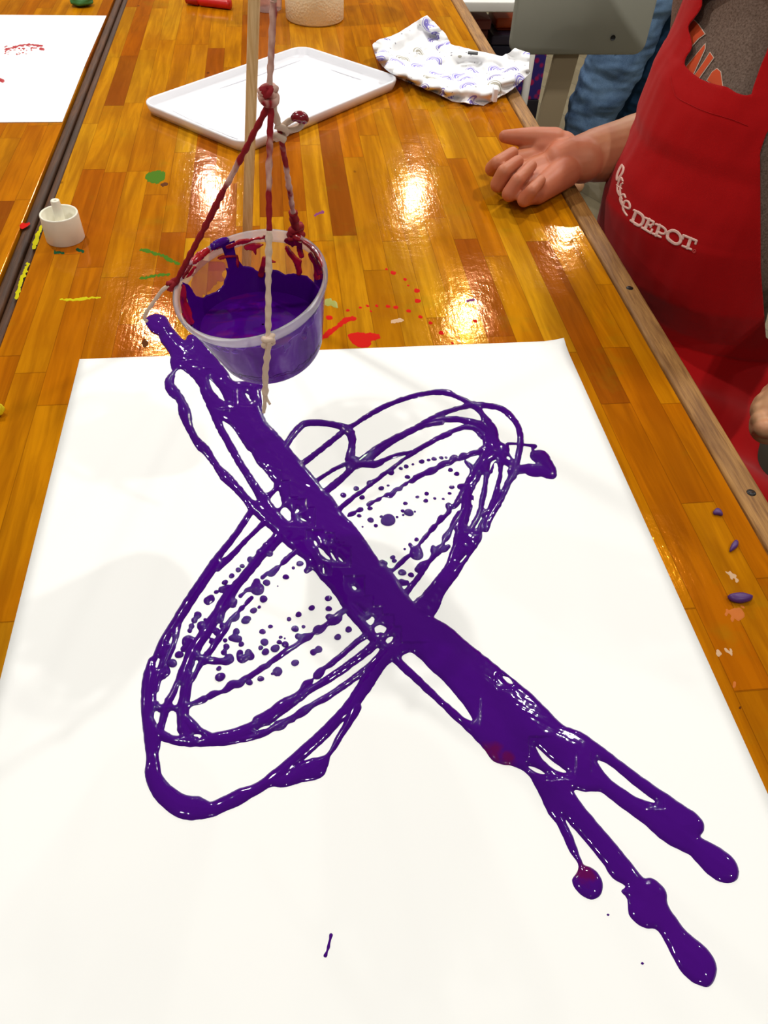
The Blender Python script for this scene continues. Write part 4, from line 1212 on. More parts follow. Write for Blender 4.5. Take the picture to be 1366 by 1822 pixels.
def lump(name, px, py, r, h, mt, label, cat, sx=1.0, seed=0, rot=0, z=T, lift=0):
    c = at(px, py, z)
    V, F = [], []
    n1, n2 = 16, 28
    for i in range(n1 + 1):
        ph = math.pi * i / n1
        for j in range(n2):
            th = 2 * math.pi * j / n2
            d = Vector((math.sin(ph) * math.cos(th), math.sin(ph) * math.sin(th), -math.cos(ph)))
            k = 1 + .28 * noise.noise(d * 1.7 + Vector((seed, 0, 0)))
            x, y, zz = d.x * r * k * sx, d.y * r * k, (d.z * .5 + .5) * h * (1 + .2 * noise.noise(d * 2 + Vector((0, seed, 0))))
            V.append((c[0] + x * math.cos(rot) - y * math.sin(rot), c[1] + x * math.sin(rot) + y * math.cos(rot), z + zz + lift))
    for i in range(n1):
        for j in range(n2):
            F.append((i * n2 + j, i * n2 + (j + 1) % n2, (i + 1) * n2 + (j + 1) % n2, (i + 1) * n2 + j))
    o = part(name, (V, F), mt)
    return tag(o, label, cat)


lump('clay_lump', 146, 10, .022, .022, mat('green_clay', srgb(52, 112, 48), .55), 'dark green lump of clay above the left white sheet', 'clay', 1.2, 3)
lump('clay_lump', -2, 738, .0065, .014, mat('yellow_clay', srgb(232, 212, 16), .5), 'small yellow lump of clay at the left edge', 'clay', 1.1, 5)
redb = thing('paint_marker', at(380, 2, T), 'red plastic marker lying across the far end of the table', 'marker')
a_, b_ = at(352, 1, T + .010), at(410, 8, T + .010)
part('marker_body', tube(catmull([a_, a_ + (b_ - a_) * .1, a_ + (b_ - a_) * .5, b_], 6), [.008 if i < 6 else .0098 for i in range(19)], 20), mat('red_plastic', (.62, .012, .008), .35), redb)
part('marker_cap', tube([a_ - (b_ - a_) * .35, a_ + (b_ - a_) * .02], [.0085, .0105], 20), mat('red_plastic_dark', (.42, .01, .006), .35), redb)

# purple chips
M_chip = mat('dry_purple_clay', srgb(78, 40, 104), .45, .4)


def chip(P, h, label):
    P = [at(x, y, T) for x, y in P]
    c = np.mean(P, 0)
    L = catmull_closed(P, 5)
    V, F = [], []
    n = len(L)
    for s, z in ((.85, .0002), (1, h * .35), (.93, h * .7), (.7, h * .95), (.35, h), (.02, h)):
        for p in L:
            q_ = c + (p - c) * s
            V.append((q_[0], q_[1], T + z + .00005))
    for i in range(5):
        for k in range(n):
            F.append((i * n + k, i * n + (k + 1) % n, (i + 1) * n + (k + 1) % n, (i + 1) * n + k))
    F.append(tuple(range(n - 1, -1, -1)))
    o = part('clay_chip', (V, F), M_chip)
    return tag(o, label, 'chip')


chip(zc('U', [(610, 192), (625, 174), (645, 176), (660, 195), (662, 210), (640, 206), (618, 204)]), .004, 'small rounded purple clay chip nearest the edge strip, farthest of the three')
chip(zc('U', [(700, 405), (708, 370), (728, 345), (745, 350), (745, 375), (725, 395)]), .004, 'curved purple clay chip between the small and the large one')
chip(zc('U', [(686, 650), (710, 638), (760, 634), (805, 645), (824, 653), (810, 672), (760, 684), (710, 674)]), .006, 'large long purple clay chip lying crosswise beside the poster')

# left sheet of paper
lp_ = thing('poster_board', (-.72, 1.69, T), 'white sheet with fine red paint specks on the left table', 'paper')
x1l = -.3665
V = [(x1l - .711, 1.405, T + .0012), (x1l, 1.402, T + .0012), (x1l - .001, 1.69, T + .0016), (x1l + .001, 1.976, T + .0012), (x1l - .711, 1.98, T + .0012), (x1l - .711, 1.69, T + .0012)]
o = part('sheet', (V, [(0, 1, 2, 5), (5, 2, 3, 4)]), M_paper, lp_, smooth=False)
md = o.modifiers.new('thickness', 'SOLIDIFY'); md.thickness = .0008; md.offset = -1
prs = []
for i in range(60):
    a = i / 60
    ex_, ey_ = 8 + 66 * a, 88 - 9 * math.sin(a * 2.4) + random.uniform(-1, 7) * (1 if i % 2 else .2)
    r = random.uniform(.6, 1.5)
    prs.append(('s', [(ex_, ey_, r), (ex_ + random.uniform(1, 4), ey_ + random.uniform(-.8, .8), r)]))
for i in range(24):
    ex_, ey_ = random.uniform(0, 60), random.uniform(82, 97); r = random.uniform(.5, 1.1)
    prs.append(('s', [(ex_, ey_, r), (ex_ + 1.5, ey_, r)]))
prs.append(('s', [(72, 86, 2), (77, 88, 2.4)])); prs.append(('s', [(0, 142, 3), (5, 144, 3.2)]))
stain('paint_specks', prs, mat('thin_red_paint', srgb(176, 36, 46), .4), 'arc of fine red specks', par=lp_, step=.0016, wob=.35, par_z=T + .0014, h=.0006)

# ------------------------------------------------------------------ background furniture
M_white = mat('white_laminate', srgb(226, 222, 214), .5)
p0, p1 = aty(812, 22, 2.66), aty(1010, 22, 2.66)
zt = p0[2]
wt = thing('side_table', ((p0[0] + .15), 2.95, 0), 'white table standing behind the grey chair', 'table')
lx = aty(941, 120, 2.68)[0]
part('table_top', box(p0[0] - .08, lx + .016, 2.66, 3.26, zt, zt + .028, .004), M_white, wt)
for lx_ in (lx, p0[0] - .06):
    for ly_ in (2.668, 3.23):
        part('table_leg', box(lx_ - .010, lx_ + .010, ly_, ly_ + .02, 0, zt), M_white, wt)


def under(name, px0, px1, pyt, y0, dep, c1, c2, label, cat, z0=0.0):
    a_, b_ = aty(px0, pyt, y0), aty(px1, pyt, y0)
    e = thing(name, ((a_[0] + b_[0]) / 2, y0 + dep / 2, z0), label, cat)
    part('bin_body', box(a_[0], b_[0], y0, y0 + dep, z0, a_[2] - .03, .008), mat(name + '_plastic', c1, .45), e)
    part('bin_lid', box(a_[0] - .005, b_[0] + .005, y0 - .005, y0 + dep + .005, a_[2] - .0295, a_[2], .006), mat(name + '_lid', c2, .4), e)
    return a_[2]


under('storage_bin', 800, 872, 34, 2.80, .22, srgb(92, 26, 20), srgb(128, 50, 46), 'dark maroon storage bin under the white side table', 'bin')
zz_ = under('storage_bin', 878, 930, 62, 2.80, .22, srgb(26, 26, 52), srgb(52, 44, 66), 'navy storage bin under the white side table, right of the maroon one', 'bin')
under('storage_box', 886, 925, 32, 2.84, .12, srgb(176, 62, 14), srgb(196, 78, 20), 'small orange box on top of the navy bin', 'box', zz_ + .0005)
M_fab = mat('pink_print', srgb(150, 20, 90), .8)
t = NT(M_fab); vo = t.n('ShaderNodeTexVoronoi', i_Scale=40); t.l(t.obj(), vo.inputs['Vector'])
t.l(t.ramp(vo.outputs['Distance'], [(.3, srgb(196, 20, 90)), (.5, srgb(60, 40, 130))]), t.b.inputs['Base Color'])
ba, bb_ = aty(946, 96, 3.02), aty(962, 170, 3.02)
fbx = thing('gift_bag', ((ba[0] + bb_[0]) / 2, 3.065, 0), 'bright pink and blue patterned bag standing behind the white table leg', 'bag')
part('bag_body', box(ba[0] - .06, bb_[0], 3.03, 3.10, bb_[2] - .02, ba[2] + .1, .006), M_fab, fbx)
part('bag_base', box(ba[0] - .06, bb_[0] + .0, 3.03, 3.10, 0, bb_[2] - .018, .006), mat('dark_base', srgb(34, 24, 30), .7), fbx)

# grey chair seen from behind
YB = 2.15
q0, q1, q2, q3 = aty(905, 84, YB), aty(1141, 86, YB), aty(1145, 0, YB), aty(918, 0, YB)
M_grey = mat('grey_plastic', srgb(158, 157, 143), .5, .3)
ch = thing('chair', ((q0[0] + q1[0]) / 2, YB + .2, 0), 'grey panel-backed chair at the top of the picture, behind the work table', 'chair')
xL, xR, zB = q0[0], q1[0] + .006, aty(1020, 96, YB)[2]
fn2 = lambda ins: rrect(xR - xL, .34, .028, ins, 6)
VF = rounded_prism(fn2, [(.004, -.009), (.0, -.005), (0, .005), (.004, .009)])
cbk = part('chair_back', xf(VF, Matrix.Translation(((xL + xR) / 2, YB, zB + .17)) @ Matrix.Rotation(math.radians(90), 4, 'X')), M_grey, ch)
hp = aty(1090, 67, YB - .0095)
part('bolt_hole', xf(lathe([(0, 0), (.006, 0), (.0065, .002)], None, 16), Matrix.Translation(hp) @ Matrix.Rotation(math.radians(90), 4, 'X')), mat('dark_bolt', (.01, .01, .01), .6), cbk)
part('seat', box(xL + .09, xR - .02, YB + .03, YB + .27, zB + .02, zB + .045, .01), M_grey, ch)
M_taupe = mat('taupe_metal', srgb(164, 146, 116), .5)
ta = aty(1013, 97, YB + .01)
part('pedestal', tube([(ta[0] + .05, YB + .22, .03), (ta[0] + .05, YB + .22, zB + .03)], .022, 20), M_taupe, ch)
part('base', lathe([(0, 0), (.19, 0), (.19, .012), (.05, .03), (0, .032)], Matrix.Translation((ta[0] + .05, YB + .22, 0)), 40), M_taupe, ch)
ca, cb_ = aty(1013, 99, YB + .015), aty(975, 235, YB + .015)
part('rear_support', (lambda V, F: (V, F))(*xf(box(-.033, .033, -.008, .008, -.50, .14, .004), Matrix.Translation((ca[0] - .012, YB + .018, ca[2] - .04)) @ Matrix.Rotation(math.radians(5), 4, 'Y'))), M_taupe, ch, label='broad taupe rear support')

# ------------------------------------------------------------------ people
def capsule(p0, r0, p1, r1, n=20):
    p0, p1 = np.array(p0, float), np.array(p1, float)
    d = p1 - p0; L = np.linalg.norm(d) + 1e-9; d /= L
    P, R = [], []
    for k in range(6):
        a = math.pi / 2 * (1 - k / 6); P.append(p0 - d * r0 * math.sin(a)); R.append(max(r0 * math.cos(a), 1e-4))
    m_ = max(2, int(L / .03))
    for k in range(m_ + 1):
        P.append(p0 + d * L * k / m_); R.append(r0 + (r1 - r0) * k / m_)
    for k in range(1, 7):
        a = math.pi / 2 * k / 6; P.append(p1 + d * r1 * math.sin(a)); R.append(max(r1 * math.cos(a), 1e-4))
    return tube(P, R, n)


def ellipsoid(c, rx, ry, rz, rotz=0, n=24, tilt=None):
    V, F = [], []
    for i in range(n + 1):
        ph = math.pi * i / n
        for j in range(n):
            th = 2 * math.pi * j / n
            x, y, z = rx * max(math.sin(ph), 1e-3) * math.cos(th), ry * max(math.sin(ph), 1e-3) * math.sin(th), -rz * math.cos(ph)
            v_ = Vector((x, y, z))
            if tilt is not None: v_ = tilt @ v_
            x, y, z = v_
            V.append((c[0] + x * math.cos(rotz) - y * math.sin(rotz), c[1] + x * math.sin(rotz) + y * math.cos(rotz), c[2] + z))
    for i in range(n):
        for j in range(n):
            F.append((i * n + j, i * n + (j + 1) % n, (i + 1) * n + (j + 1) % n, (i + 1) * n + j))
    F.append(tuple(range(n - 1, -1, -1))); F.append(tuple(range(n * n, n * n + n)))
    return V, F


def fuse(name, vfs, mt, parent, voxel=.003, smooth_it=6, label=None, disp=None):
    """one continuous surface out of overlapping volumes"""
    V, F = merge(*vfs)
    me = bpy.data.meshes.new('tmp'); me.from_pydata(V, [], F); me.update()
    import bmesh
    bm = bmesh.new(); bm.from_mesh(me); bmesh.ops.recalc_face_normals(bm, faces=bm.faces); bm.to_mesh(me); bm.free()
    ob = bpy.data.objects.new('tmp', me); COL.objects.link(ob)
    rm = ob.modifiers.new('r', 'REMESH'); rm.mode = 'VOXEL'; rm.voxel_size = voxel
    sm = ob.modifiers.new('s', 'SMOOTH'); sm.iterations = smooth_it; sm.factor = .5
    dg = bpy.context.evaluated_depsgraph_get()
    ev = ob.evaluated_get(dg); m2 = ev.to_mesh()
    VV = np.zeros(len(m2.vertices) * 3); m2.vertices.foreach_get('co', VV); VV = VV.reshape(-1, 3)
    NN = np.zeros(len(m2.vertices) * 3); m2.vertices.foreach_get('normal', NN); NN = NN.reshape(-1, 3)
    FF = [tuple(p.vertices) for p in m2.polygons]
    ev.to_mesh_clear(); bpy.data.objects.remove(ob); bpy.data.meshes.remove(me)
    if disp is not None:
        VV = np.array([v + n * disp(v) for v, n in zip(VV, NN)])
    return part(name, (VV.tolist(), FF), mt, parent, label=label)


M_skin = mat('skin', srgb(216, 148, 112), .5, .35)
M_skin.node_tree.nodes['Principled BSDF'].inputs['Subsurface Weight'].default_value = .12
M_skin.node_tree.nodes['Principled BSDF'].inputs['Subsurface Radius'].default_value = (.012, .004, .002)
M_skin.node_tree.nodes['Principled BSDF'].inputs['Subsurface Scale'].default_value = .5
t = NT(M_skin)
geo_ = t.n('ShaderNodeTexCoord')
n_ = t.noise(geo_.outputs['Object'], 16, 4, .6)
# reddish hand, paler forearm : skin tone by place on the body
px_ = t.n('ShaderNodeSeparateXYZ'); t.l(geo_.outputs['Object'], px_.inputs[0])
HANDX = .455 - .70
kx = t.math('MULTIPLY', t.math('SUBTRACT', px_.outputs[0], HANDX - .02), 12)
skc = t.mix(t.ramp(kx, [(0, (0, 0, 0)), (1, (1, 1, 1))]), srgb(186, 112, 78), srgb(200, 150, 110))
skc = t.mix(t.ramp(n_, [(.4, (0, 0, 0)), (.7, (.5, .5, .5))]), skc, srgb(182, 92, 66))
t.l(skc, t.b.inputs['Base Color'])
t.bump(t.noise(geo_.outputs['Object'], 500, 3, .6), .15, .0006)
M_hair = mat('brown_hair', srgb(70, 44, 26), .5)
M_apron = mat('red_apron_fabric', srgb(172, 8, 12), .85, .12)
t = NT(M_apron); wv = t.n('ShaderNodeTexNoise', i_Scale=900, i_Detail=2); t.l(t.obj(), wv.inputs['Vector']); t.bump(wv.outputs['Fac'], .3, .0005)
t.b.inputs['Sheen Weight'].default_value = .1
M_shirt = mat('heather_grey_shirt', rough=.9, spec=.1)
t = NT(M_shirt); n_ = t.noise(t.obj(), 420, 3, .7)
t.l(t.ramp(n_, [(.3, srgb(84, 68, 58)), (.7, srgb(136, 116, 104))]), t.b.inputs['Base Color'])
M_dark = mat('dark_olive_trousers', srgb(60, 56, 42), .85)
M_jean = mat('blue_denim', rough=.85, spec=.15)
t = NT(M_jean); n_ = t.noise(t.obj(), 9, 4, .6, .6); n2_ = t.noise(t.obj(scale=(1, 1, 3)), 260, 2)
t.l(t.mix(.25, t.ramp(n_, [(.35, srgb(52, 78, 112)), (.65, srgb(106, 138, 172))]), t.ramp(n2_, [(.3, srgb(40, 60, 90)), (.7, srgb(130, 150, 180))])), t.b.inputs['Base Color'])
M_jean_shade = mat('denim_shade_tone', srgb(26, 50, 70), .85, .15)  # shaded copy of the denim, the shade painted in as a darker blue
M_jean_shade.node_tree.nodes['Principled BSDF'].inputs['Base Color'].default_value = (*srgb(28, 54, 78), 1)

# --- seated person in the apron
fdir = np.array([-.78, -.626]); ldir = np.array([.626, -.78])    # facing, and the person's left
pc_ = np.array([.665, 1.045])
person = thing('person', (.70, 1.1, 0), 'person in a red apron over a grey T-shirt resting one open hand on the table', 'person')
WM_p = WM[person.name]

sil = [(1.03, 1228), (.975, 1190), (.93, 1160), (.884, 1130), (.835, 1112), (.78, 1090), (.726, 1070), (.66, 1052), (.58, 1040)]


def torso_axes(z):
    # half-widths
    zs = [.50, .60, .70, .80, .90, 1.0, 1.10, 1.2]
    a = np.interp(z, zs, [.165, .165, .158, .155, .158, .165, .160, .12])
    b = np.interp(z, zs, [.125, .125, .125, .122, .115, .108, .095, .08])
    return a, b


def torso_center(z):
    a, b = torso_axes(z)
    yc = np.interp(z, [.5, .75, .9, 1.03, 1.2], [1.06, 1.06, 1.075, 1.10, 1.12])
    lo, hi = .4, 1.1
    th = np.linspace(0, 2 * math.pi, 73)
    for _ in range(30):
        xc = (lo + hi) / 2
        P = np.stack([xc + a * np.cos(th) * ldir[0] + b * np.sin(th) * fdir[0], yc + a * np.cos(th) * ldir[1] + b * np.sin(th) * fdir[1], np.full(th.shape, z)], -1)
        u, _ = proj(P)
        k_ = u[:, 0].argmin()
        tgt = 6 + np.interp(u[k_, 1], [-200, 0, 42, 93, 115, 162, 195, 220, 251, 284, 300, 315, 345, 405, 520, 700], [1290, 1225, 1206, 1178, 1166, 1149, 1137, 1133, 1119, 1102, 1096, 1089, 1078, 1064, 1052, 1048])
        if u[k_, 0] < tgt: lo = xc
        else: hi = xc
    return np.array([xc, yc])


def torso_pt(th, z, off=0.0):
    a, b = torso_axes(z); c = torso_center(z)
    p = c + (a + off) * math.cos(th) * ldir + (b + off) * math.sin(th) * fdir
    return np.array([p[0], p[1], z])


_tc = {round(z, 3): torso_center(z) for z in np.arange(.40, 1.31, .005)}


_tk = sorted(_tc)


def tcen(z): return np.array([np.interp(z, _tk, [_tc[k][q] for k in _tk]) for q in (0, 1)])


tz = [.50, .60, .70, .80, .90, 1.0, 1.08]
body = []
# torso as stacked ellipses
def torso_loft(z0, z1, off, n=40, m_=30, closed=True):
    V, F = [], []
    for i in range(m_ + 1):
        z = z0 + (z1 - z0) * i / m_
        a, b = torso_axes(z); c = tcen(z)
        a -= .034 * min(max((.70 - z) / .06, 0), 1); b -= .034 * min(max((.70 - z) / .06, 0), 1)
        for j in range(n):
            th = 2 * math.pi * j / n
            p = c + (a + off) * math.cos(th) * ldir + (b + off) * math.sin(th) * fdir
            V.append((p[0], p[1], z))
    for i in range(m_):
        for j in range(n):
            F.append((i * n + j, i * n + (j + 1) % n, (i + 1) * n + (j + 1) % n, (i + 1) * n + j))
    F.append(tuple(range(n - 1, -1, -1))); F.append(tuple(range(m_ * n, m_ * n + n)))
    return V, F


ct = tcen(1.10); c3 = lambda xy, z: np.array([xy[0], xy[1], z])
shR = c3(ct - ldir * .155, 1.10); shL = c3(ct + ldir * .155, 1.10)
neck = c3(ct - fdir * .01, 1.14); head = c3(ct + fdir * .02, 1.33)
hipR = c3(tcen(.55) - ldir * .08, .465); hipL = c3(tcen(.55) + ldir * .08, .465)
kneeR = np.array([.64, .80, .53]); kneeL = np.array([.80, .72, .53])
kneeR = hipR + np.array([-.10, -.36, .0]); kneeL = hipL + np.array([.02, -.38, .0])
elR = at(1235, 230, T + .055)
# forearm / hand from the picture: points lie on the table
wr = at(1020, 284, T + .036); fa = at(1125, 264, T + .034); fa2 = at(1200, 240, T + .045)
body += [torso_loft(.46, 1.12, -.014)]
body += [capsule(shR, .05, shL, .05), capsule(neck, .05, head - np.array([0, 0, .06]), .045)]
body += [ellipsoid(head, .072, .088, .112, math.atan2(fdir[1], fdir[0]) - math.pi / 2)]
hf = lambda s, f_, z: head + np.array([*(ldir * s + fdir * f_), z])
body += [ellipsoid(hf(0, .05, -.07), .045, .04, .035), capsule(hf(0, .085, .012), .008, hf(0, .105, -.018), .012), capsule(hf(-.017, .082, -.052), .007, hf(.017, .082, -.052), .007),
         ellipsoid(hf(.074, -.005, -.005), .010, .018, .028), ellipsoid(hf(-.074, -.005, -.005), .010, .018, .028), ellipsoid(hf(.03, .072, .02), .014, .012, .010), ellipsoid(hf(-.03, .072, .02), .014, .012, .010)]
body += [capsule(shR, .045, elR, .040), capsule(elR, .047, fa2, .050), capsule(fa2, .050, fa, .049), capsule(fa, .048, lerp(fa, wr, .6), .040), capsule(lerp(fa, wr, .6), .040, wr, .0315)]
# legs
body += [capsule(hipR, .07, kneeR, .055), capsule(hipL, .075, kneeL, .055), capsule(kneeR, .052, kneeR * [1, 1, 0] + [0, -.02, .08], .035), capsule(kneeL, .052, kneeL * [1, 1, 0] + [0, -.02, .08], .035)]
for kn in (kneeR, kneeL):
    body += [capsule(kn * [1, 1, 0] + [0, 0, .04], .035, kn * [1, 1, 0] + [0, -.12, .03], .025)]
# left arm, hand lying on the lap at the right edge
elL = np.array([.86, .93, .78]); elL = shL * [1, 1, 0] + np.array([.05, -.02, .80])
wrL = at(1386, 742, .665)
hl1 = at(1358, 735, .66)
body += [capsule(shL, .045, elL, .04), capsule(elL, .041, wrL, .030), capsule(wrL, .028, at(1372, 730, .655), .026), capsule(wrL, .026, at(1368, 758, .65), .024)]
for k, (dx, dy) in enumerate(((1352, 712), (1347, 729), (1346, 746), (1350, 762))):
    k0 = at(1374, dy + 2, .665); k1 = at(dx + 8, dy, .668); k2 = at(dx, dy + 3, .650)
    body += [capsule(k0, .0135, k1, .0115, 12), capsule(k1, .0115, k2, .0095, 12)]
body += [capsule(at(1390, 715, .67), .013, at(1368, 698, .67), .010, 12)]

# right hand, palm up
Pz = lambda x, y, h: at(x, y, T + h)
pal = lambda x, y, r, x2, y2, r2, h, h2: capsule(Pz(x, y, h), r, Pz(x2, y2, h2), r2)
hand = [
    capsule(wr, .033, Pz(998, 290, .032), .030), capsule(Pz(1035, 285, .036), .034, Pz(1000, 285, .032), .030),
    # heel and palm
    capsule(Pz(1000, 262, .038), .024, Pz(958, 262, .040), .021), capsule(Pz(1005, 306, .028), .024, Pz(955, 343, .020), .017),
    capsule(Pz(1000, 290, .026), .024, Pz(915, 315, .022), .017), capsule(Pz(990, 275, .028), .022, Pz(905, 290, .026), .016),
    capsule(Pz(985, 305, .022), .020, Pz(930, 335, .019), .016), capsule(Pz(915, 300, .022), .017, Pz(945, 345, .018), .016),
    # thumb
    capsule(Pz(985, 252, .046), .021, Pz(948, 246, .052), .0165), capsule(Pz(948, 246, .052), .0165, Pz(920, 244, .055), .0125), capsule(Pz(920, 244, .055), .0125, Pz(898, 243, .055), .0098),
]
fingers = [  # (knuckle, pip, dip, tip) with radii
    [(915, 296, .024, .0125), (876, 300, .030, .0118), (884, 291, .045, .0108), (912, 272, .050, .0092)],           # index
    [(912, 318, .022, .0125), (886, 328, .026, .0120), (896, 306, .045, .0110), (921, 287, .050, .0092)],           # middle
    [(925, 338, .020, .0120), (906, 345, .026, .0115), (920, 322, .043, .0105), (945, 295, .048, .0088)],           # ring
    [(945, 350, .018, .0110), (932, 356, .023, .0104), (945, 340, .038, .0094), (962, 321, .042, .0078)],           # little
]
for Fg in fingers:
    for i in range(3):
        a_, b_ = Fg[i], Fg[i + 1]
        hand.append(capsule(Pz(a_[0], a_[1], a_[2]), a_[3], Pz(b_[0], b_[1], b_[2]), b_[3], 14))
body += hand
bodyo = fuse('body', body, M_skin, person, voxel=.0021, smooth_it=9)
for o_ in (('eye', .03), ('eye', -.03)):
    part('eye', ellipsoid(hf(o_[1], .074, .018), .011, .011, .009), mat('eye_white', (.7, .7, .7), .2), person)
fuse('hair', [ellipsoid(head + np.array([*(-fdir * .012), .02]), .080, .092, .108, math.atan2(fdir[1], fdir[0]) - math.pi / 2), ellipsoid(head + np.array([*(-fdir * .05), -.05]), .065, .055, .11)], M_hair, person, .006, 4,
     disp=lambda v: .004 * noise.noise(Vector((v[0] * 60, v[1] * 60, v[2] * 14))))
# finger nails
def nail(p, nrm_, mt, sc=.0042):
    pass

# shirt
def fold(v, a=.004, s=14): return a * noise.noise(Vector((v[0] * s, v[1] * s, v[2] * s * .6))) + a * .4 * noise.noise(Vector((v[0] * s * 3, v[1] * s * 3, v[2] * s)))
slv = lerp(shR, elR, .55); slv2 = lerp(shL, elL, .55)
fuse('t_shirt', [torso_loft(.54, 1.125, -.002), capsule(shR, .062, shL, .062), capsule(shR, .060, slv, .058), capsule(shL, .060, slv2, .058)], M_shirt, person, .005, 5, disp=lambda v: fold(v, .004))
fuse('trousers', [capsule(hipR, .095, kneeR, .072), capsule(hipL, .095, kneeL, .072), capsule(kneeR, .070, kneeR * [1, 1, 0] + [0, -.02, .12], .052), capsule(kneeL, .070, kneeL * [1, 1, 0] + [0, -.02, .12], .052),
                  torso_loft(.42, .55, -.022)], M_dark, person, .007, 5, disp=lambda v: fold(v, .005))

# apron : a sheet wrapped round the front of the torso, then over the lap
NA, NR = 150, 190
V = np.zeros((NR + 1, NA + 1, 3))
zs_top, zs_waist = 1.07, .575
for i in range(NR + 1):
    s = i / NR
    for j in range(NA + 1):
        u = j / NA                      # 0 = person's right edge , 1 = left edge
        if s < .62:
            z = zs_top + (zs_waist - zs_top) * (s / .62)
            k = np.interp(z, [.57, .80, .95, 1.07], [1.0, 1.0, 1.0, 1.04])
            th = math.radians(90) + math.radians(96) * k * (1 - 2 * u)
            a, b = torso_axes(z); c = tcen(z)
            off = .010 + .003 * math.sin(u * 9 + z * 12) - .022 * min(max((.66 - z) / .06, 0), 1) * math.sin(math.pi * u)
            p = c + (a + off) * math.cos(th) * ldir + (b + off) * math.sin(th) * fdir
            P_ = np.array([p[0], p[1], z])
        else:
            q_ = (s - .62) / .38
            z0_ = zs_waist
            th = math.radians(90) + math.radians(96) * (1 - 2 * u)
            a, b = torso_axes(z0_); c = tcen(z0_)
            p = c + (a + .010 - .022 * math.sin(math.pi * u)) * math.cos(th) * ldir + (b + .010 - .022 * math.sin(math.pi * u)) * math.sin(th) * fdir
            w_ = (math.cos(th) + 1) / 2
            fw = np.array([-.02, -1.0])
            run = min(q_ / .55, 1) * .30 * (1 - .15 * abs(2 * u - 1))
            drop = -.05 * math.sin(min(q_ / .55, 1) * math.pi * .5) - max(0, q_ - .55) * .62
            lap = .018 * math.cos((2 * u - 1) * math.pi * 1.1) * min(q_ * 3, 1)
            side = -.055 * abs(2 * u - 1) ** 3 * min(q_ * 3, 1)
            P_ = np.array([p[0] + fw[0] * run, p[1] + fw[1] * run, z0_ + drop + lap + side])
            P_[2] += .010 * math.sin(P_[1] * 46 + P_[0] * 22) * min(q_ * 4, 1)
        n_ = P_ - np.array([*tcen(min(max(P_[2], .5), 1.1)), P_[2]]); n_ /= np.linalg.norm(n_) + 1e-9
        P_ = P_ + n_ * (.0085 * noise.noise(Vector((P_[0] * 13, P_[1] * 13, P_[2] * 7))) + .0016 * noise.noise(Vector((P_[0] * 50, P_[1] * 50, P_[2] * 18))))
        V[i, j] = P_
# keep the sheet clear of the table edge
V[..., 0] = np.where((V[..., 2] < T + .004), np.maximum(V[..., 0], .4535), V[..., 0])
uvA, _ = proj(V)
# cut the bib neckline, straps and side edges by their outline as seen
ua, va = uvA[..., 0], uvA[..., 1]
neckline = sd_poly(catmull_closed(zc('N', [(635, 245), (668, 380), (665, 450), (612, 530), (615, 610), (740, 715), (860, 765), (1000, 800), (1080, 850), (1200, 872), (1230, 800), (1300, 600), (1366, 440), (1420, 200), (1500, -60),
                                           (1200, -200), (800, -100), (760, 60), (680, 180)]), 3), ua, va)
fa_ = np.full(ua.shape, 20.)
fa_ = np.minimum(fa_, -neckline)
right_edge = sd_poly([(1364, 235), (1352, 270), (1353, 480), (1362, 600), (1420, 640), (1500, 600), (1500, 200), (1400, 200)], ua, va)
fa_ = np.minimum(fa_, -right_edge)
VFa = march(fa_, None, V, V)
apron = part('apron', VFa, M_apron, person, label='red apron with white lettering')
md = apron.modifiers.new('thickness', 'SOLIDIFY'); md.thickness = .0014; md.offset = 0
WM['apron_top'] = WM[apron.name]


def on_surface(name, strokes, polys, VF, mt, parent, h=.0008, step=.35, lift=.0010, grow=0.0, label=None, rough_edge=0):
    tree = BVHTree.FromPolygons([Vector(v) for v in VF[0]], [tuple(f_) for f_ in VF[1]])
    pts = np.array([p[:2] for s in strokes for p in s] + [p[:2] for s in polys for p in s])
    x0, y0 = pts.min(0) - 8; x1, y1 = pts.max(0) + 8
    X, Y = np.meshgrid(np.arange(x0, x1, step), np.arange(y0, y1, step))
    f = np.full(X.shape, -99.)
    for s in strokes: f = np.maximum(f, sd_stroke(np.array(catmull(s, 5)), X, Y))
    for s in polys: f = np.maximum(f, sd_poly(s, X, Y))
    f += grow
    B = np.zeros(X.shape + (3,)); Tp = np.zeros(X.shape + (3,))
    O = Vector(CP)
    for i in range(X.shape[0]):
        for j in range(X.shape[1]):
            if f[i, j] < -2: continue
            d = Vector(ray(X[i, j], Y[i, j])).normalized()
            loc, nr, idx_, dist_ = tree.ray_cast(O, d)
            if loc is None: f[i, j] = -9; continue
            if nr.dot(d) > 0: nr = -nr
            hh_ = h * min(max(f[i, j], 0) / 1.2, 1)
            B[i, j] = loc + nr * lift; Tp[i, j] = loc + nr * (lift + hh_)
    bad = (np.abs(B).sum(-1) == 0)
    f = np.where(bad, -9, f)
    # avoid stretching to empty neighbours
    near_bad = np.zeros(f.shape, bool)
    near_bad[1:, :] |= bad[:-1, :]; near_bad[:-1, :] |= bad[1:, :]; near_bad[:, 1:] |= bad[:, :-1]; near_bad[:, :-1] |= bad[:, 1:]
    f = np.where(near_bad, -9, f)
    for i, j in np.argwhere(near_bad & bad):
        pass
    B2 = B.copy()
    for (di, dj) in ((0, 1), (1, 0), (0, -1), (-1, 0)):
        sh = np.roll(np.roll(B, di, 0), dj, 1); ok = (np.abs(B2).sum(-1) == 0) & (np.abs(sh).sum(-1) > 0)
        B2[ok] = sh[ok]
    return part(name, march(f, None, Tp, B2), mt, parent, label=label)


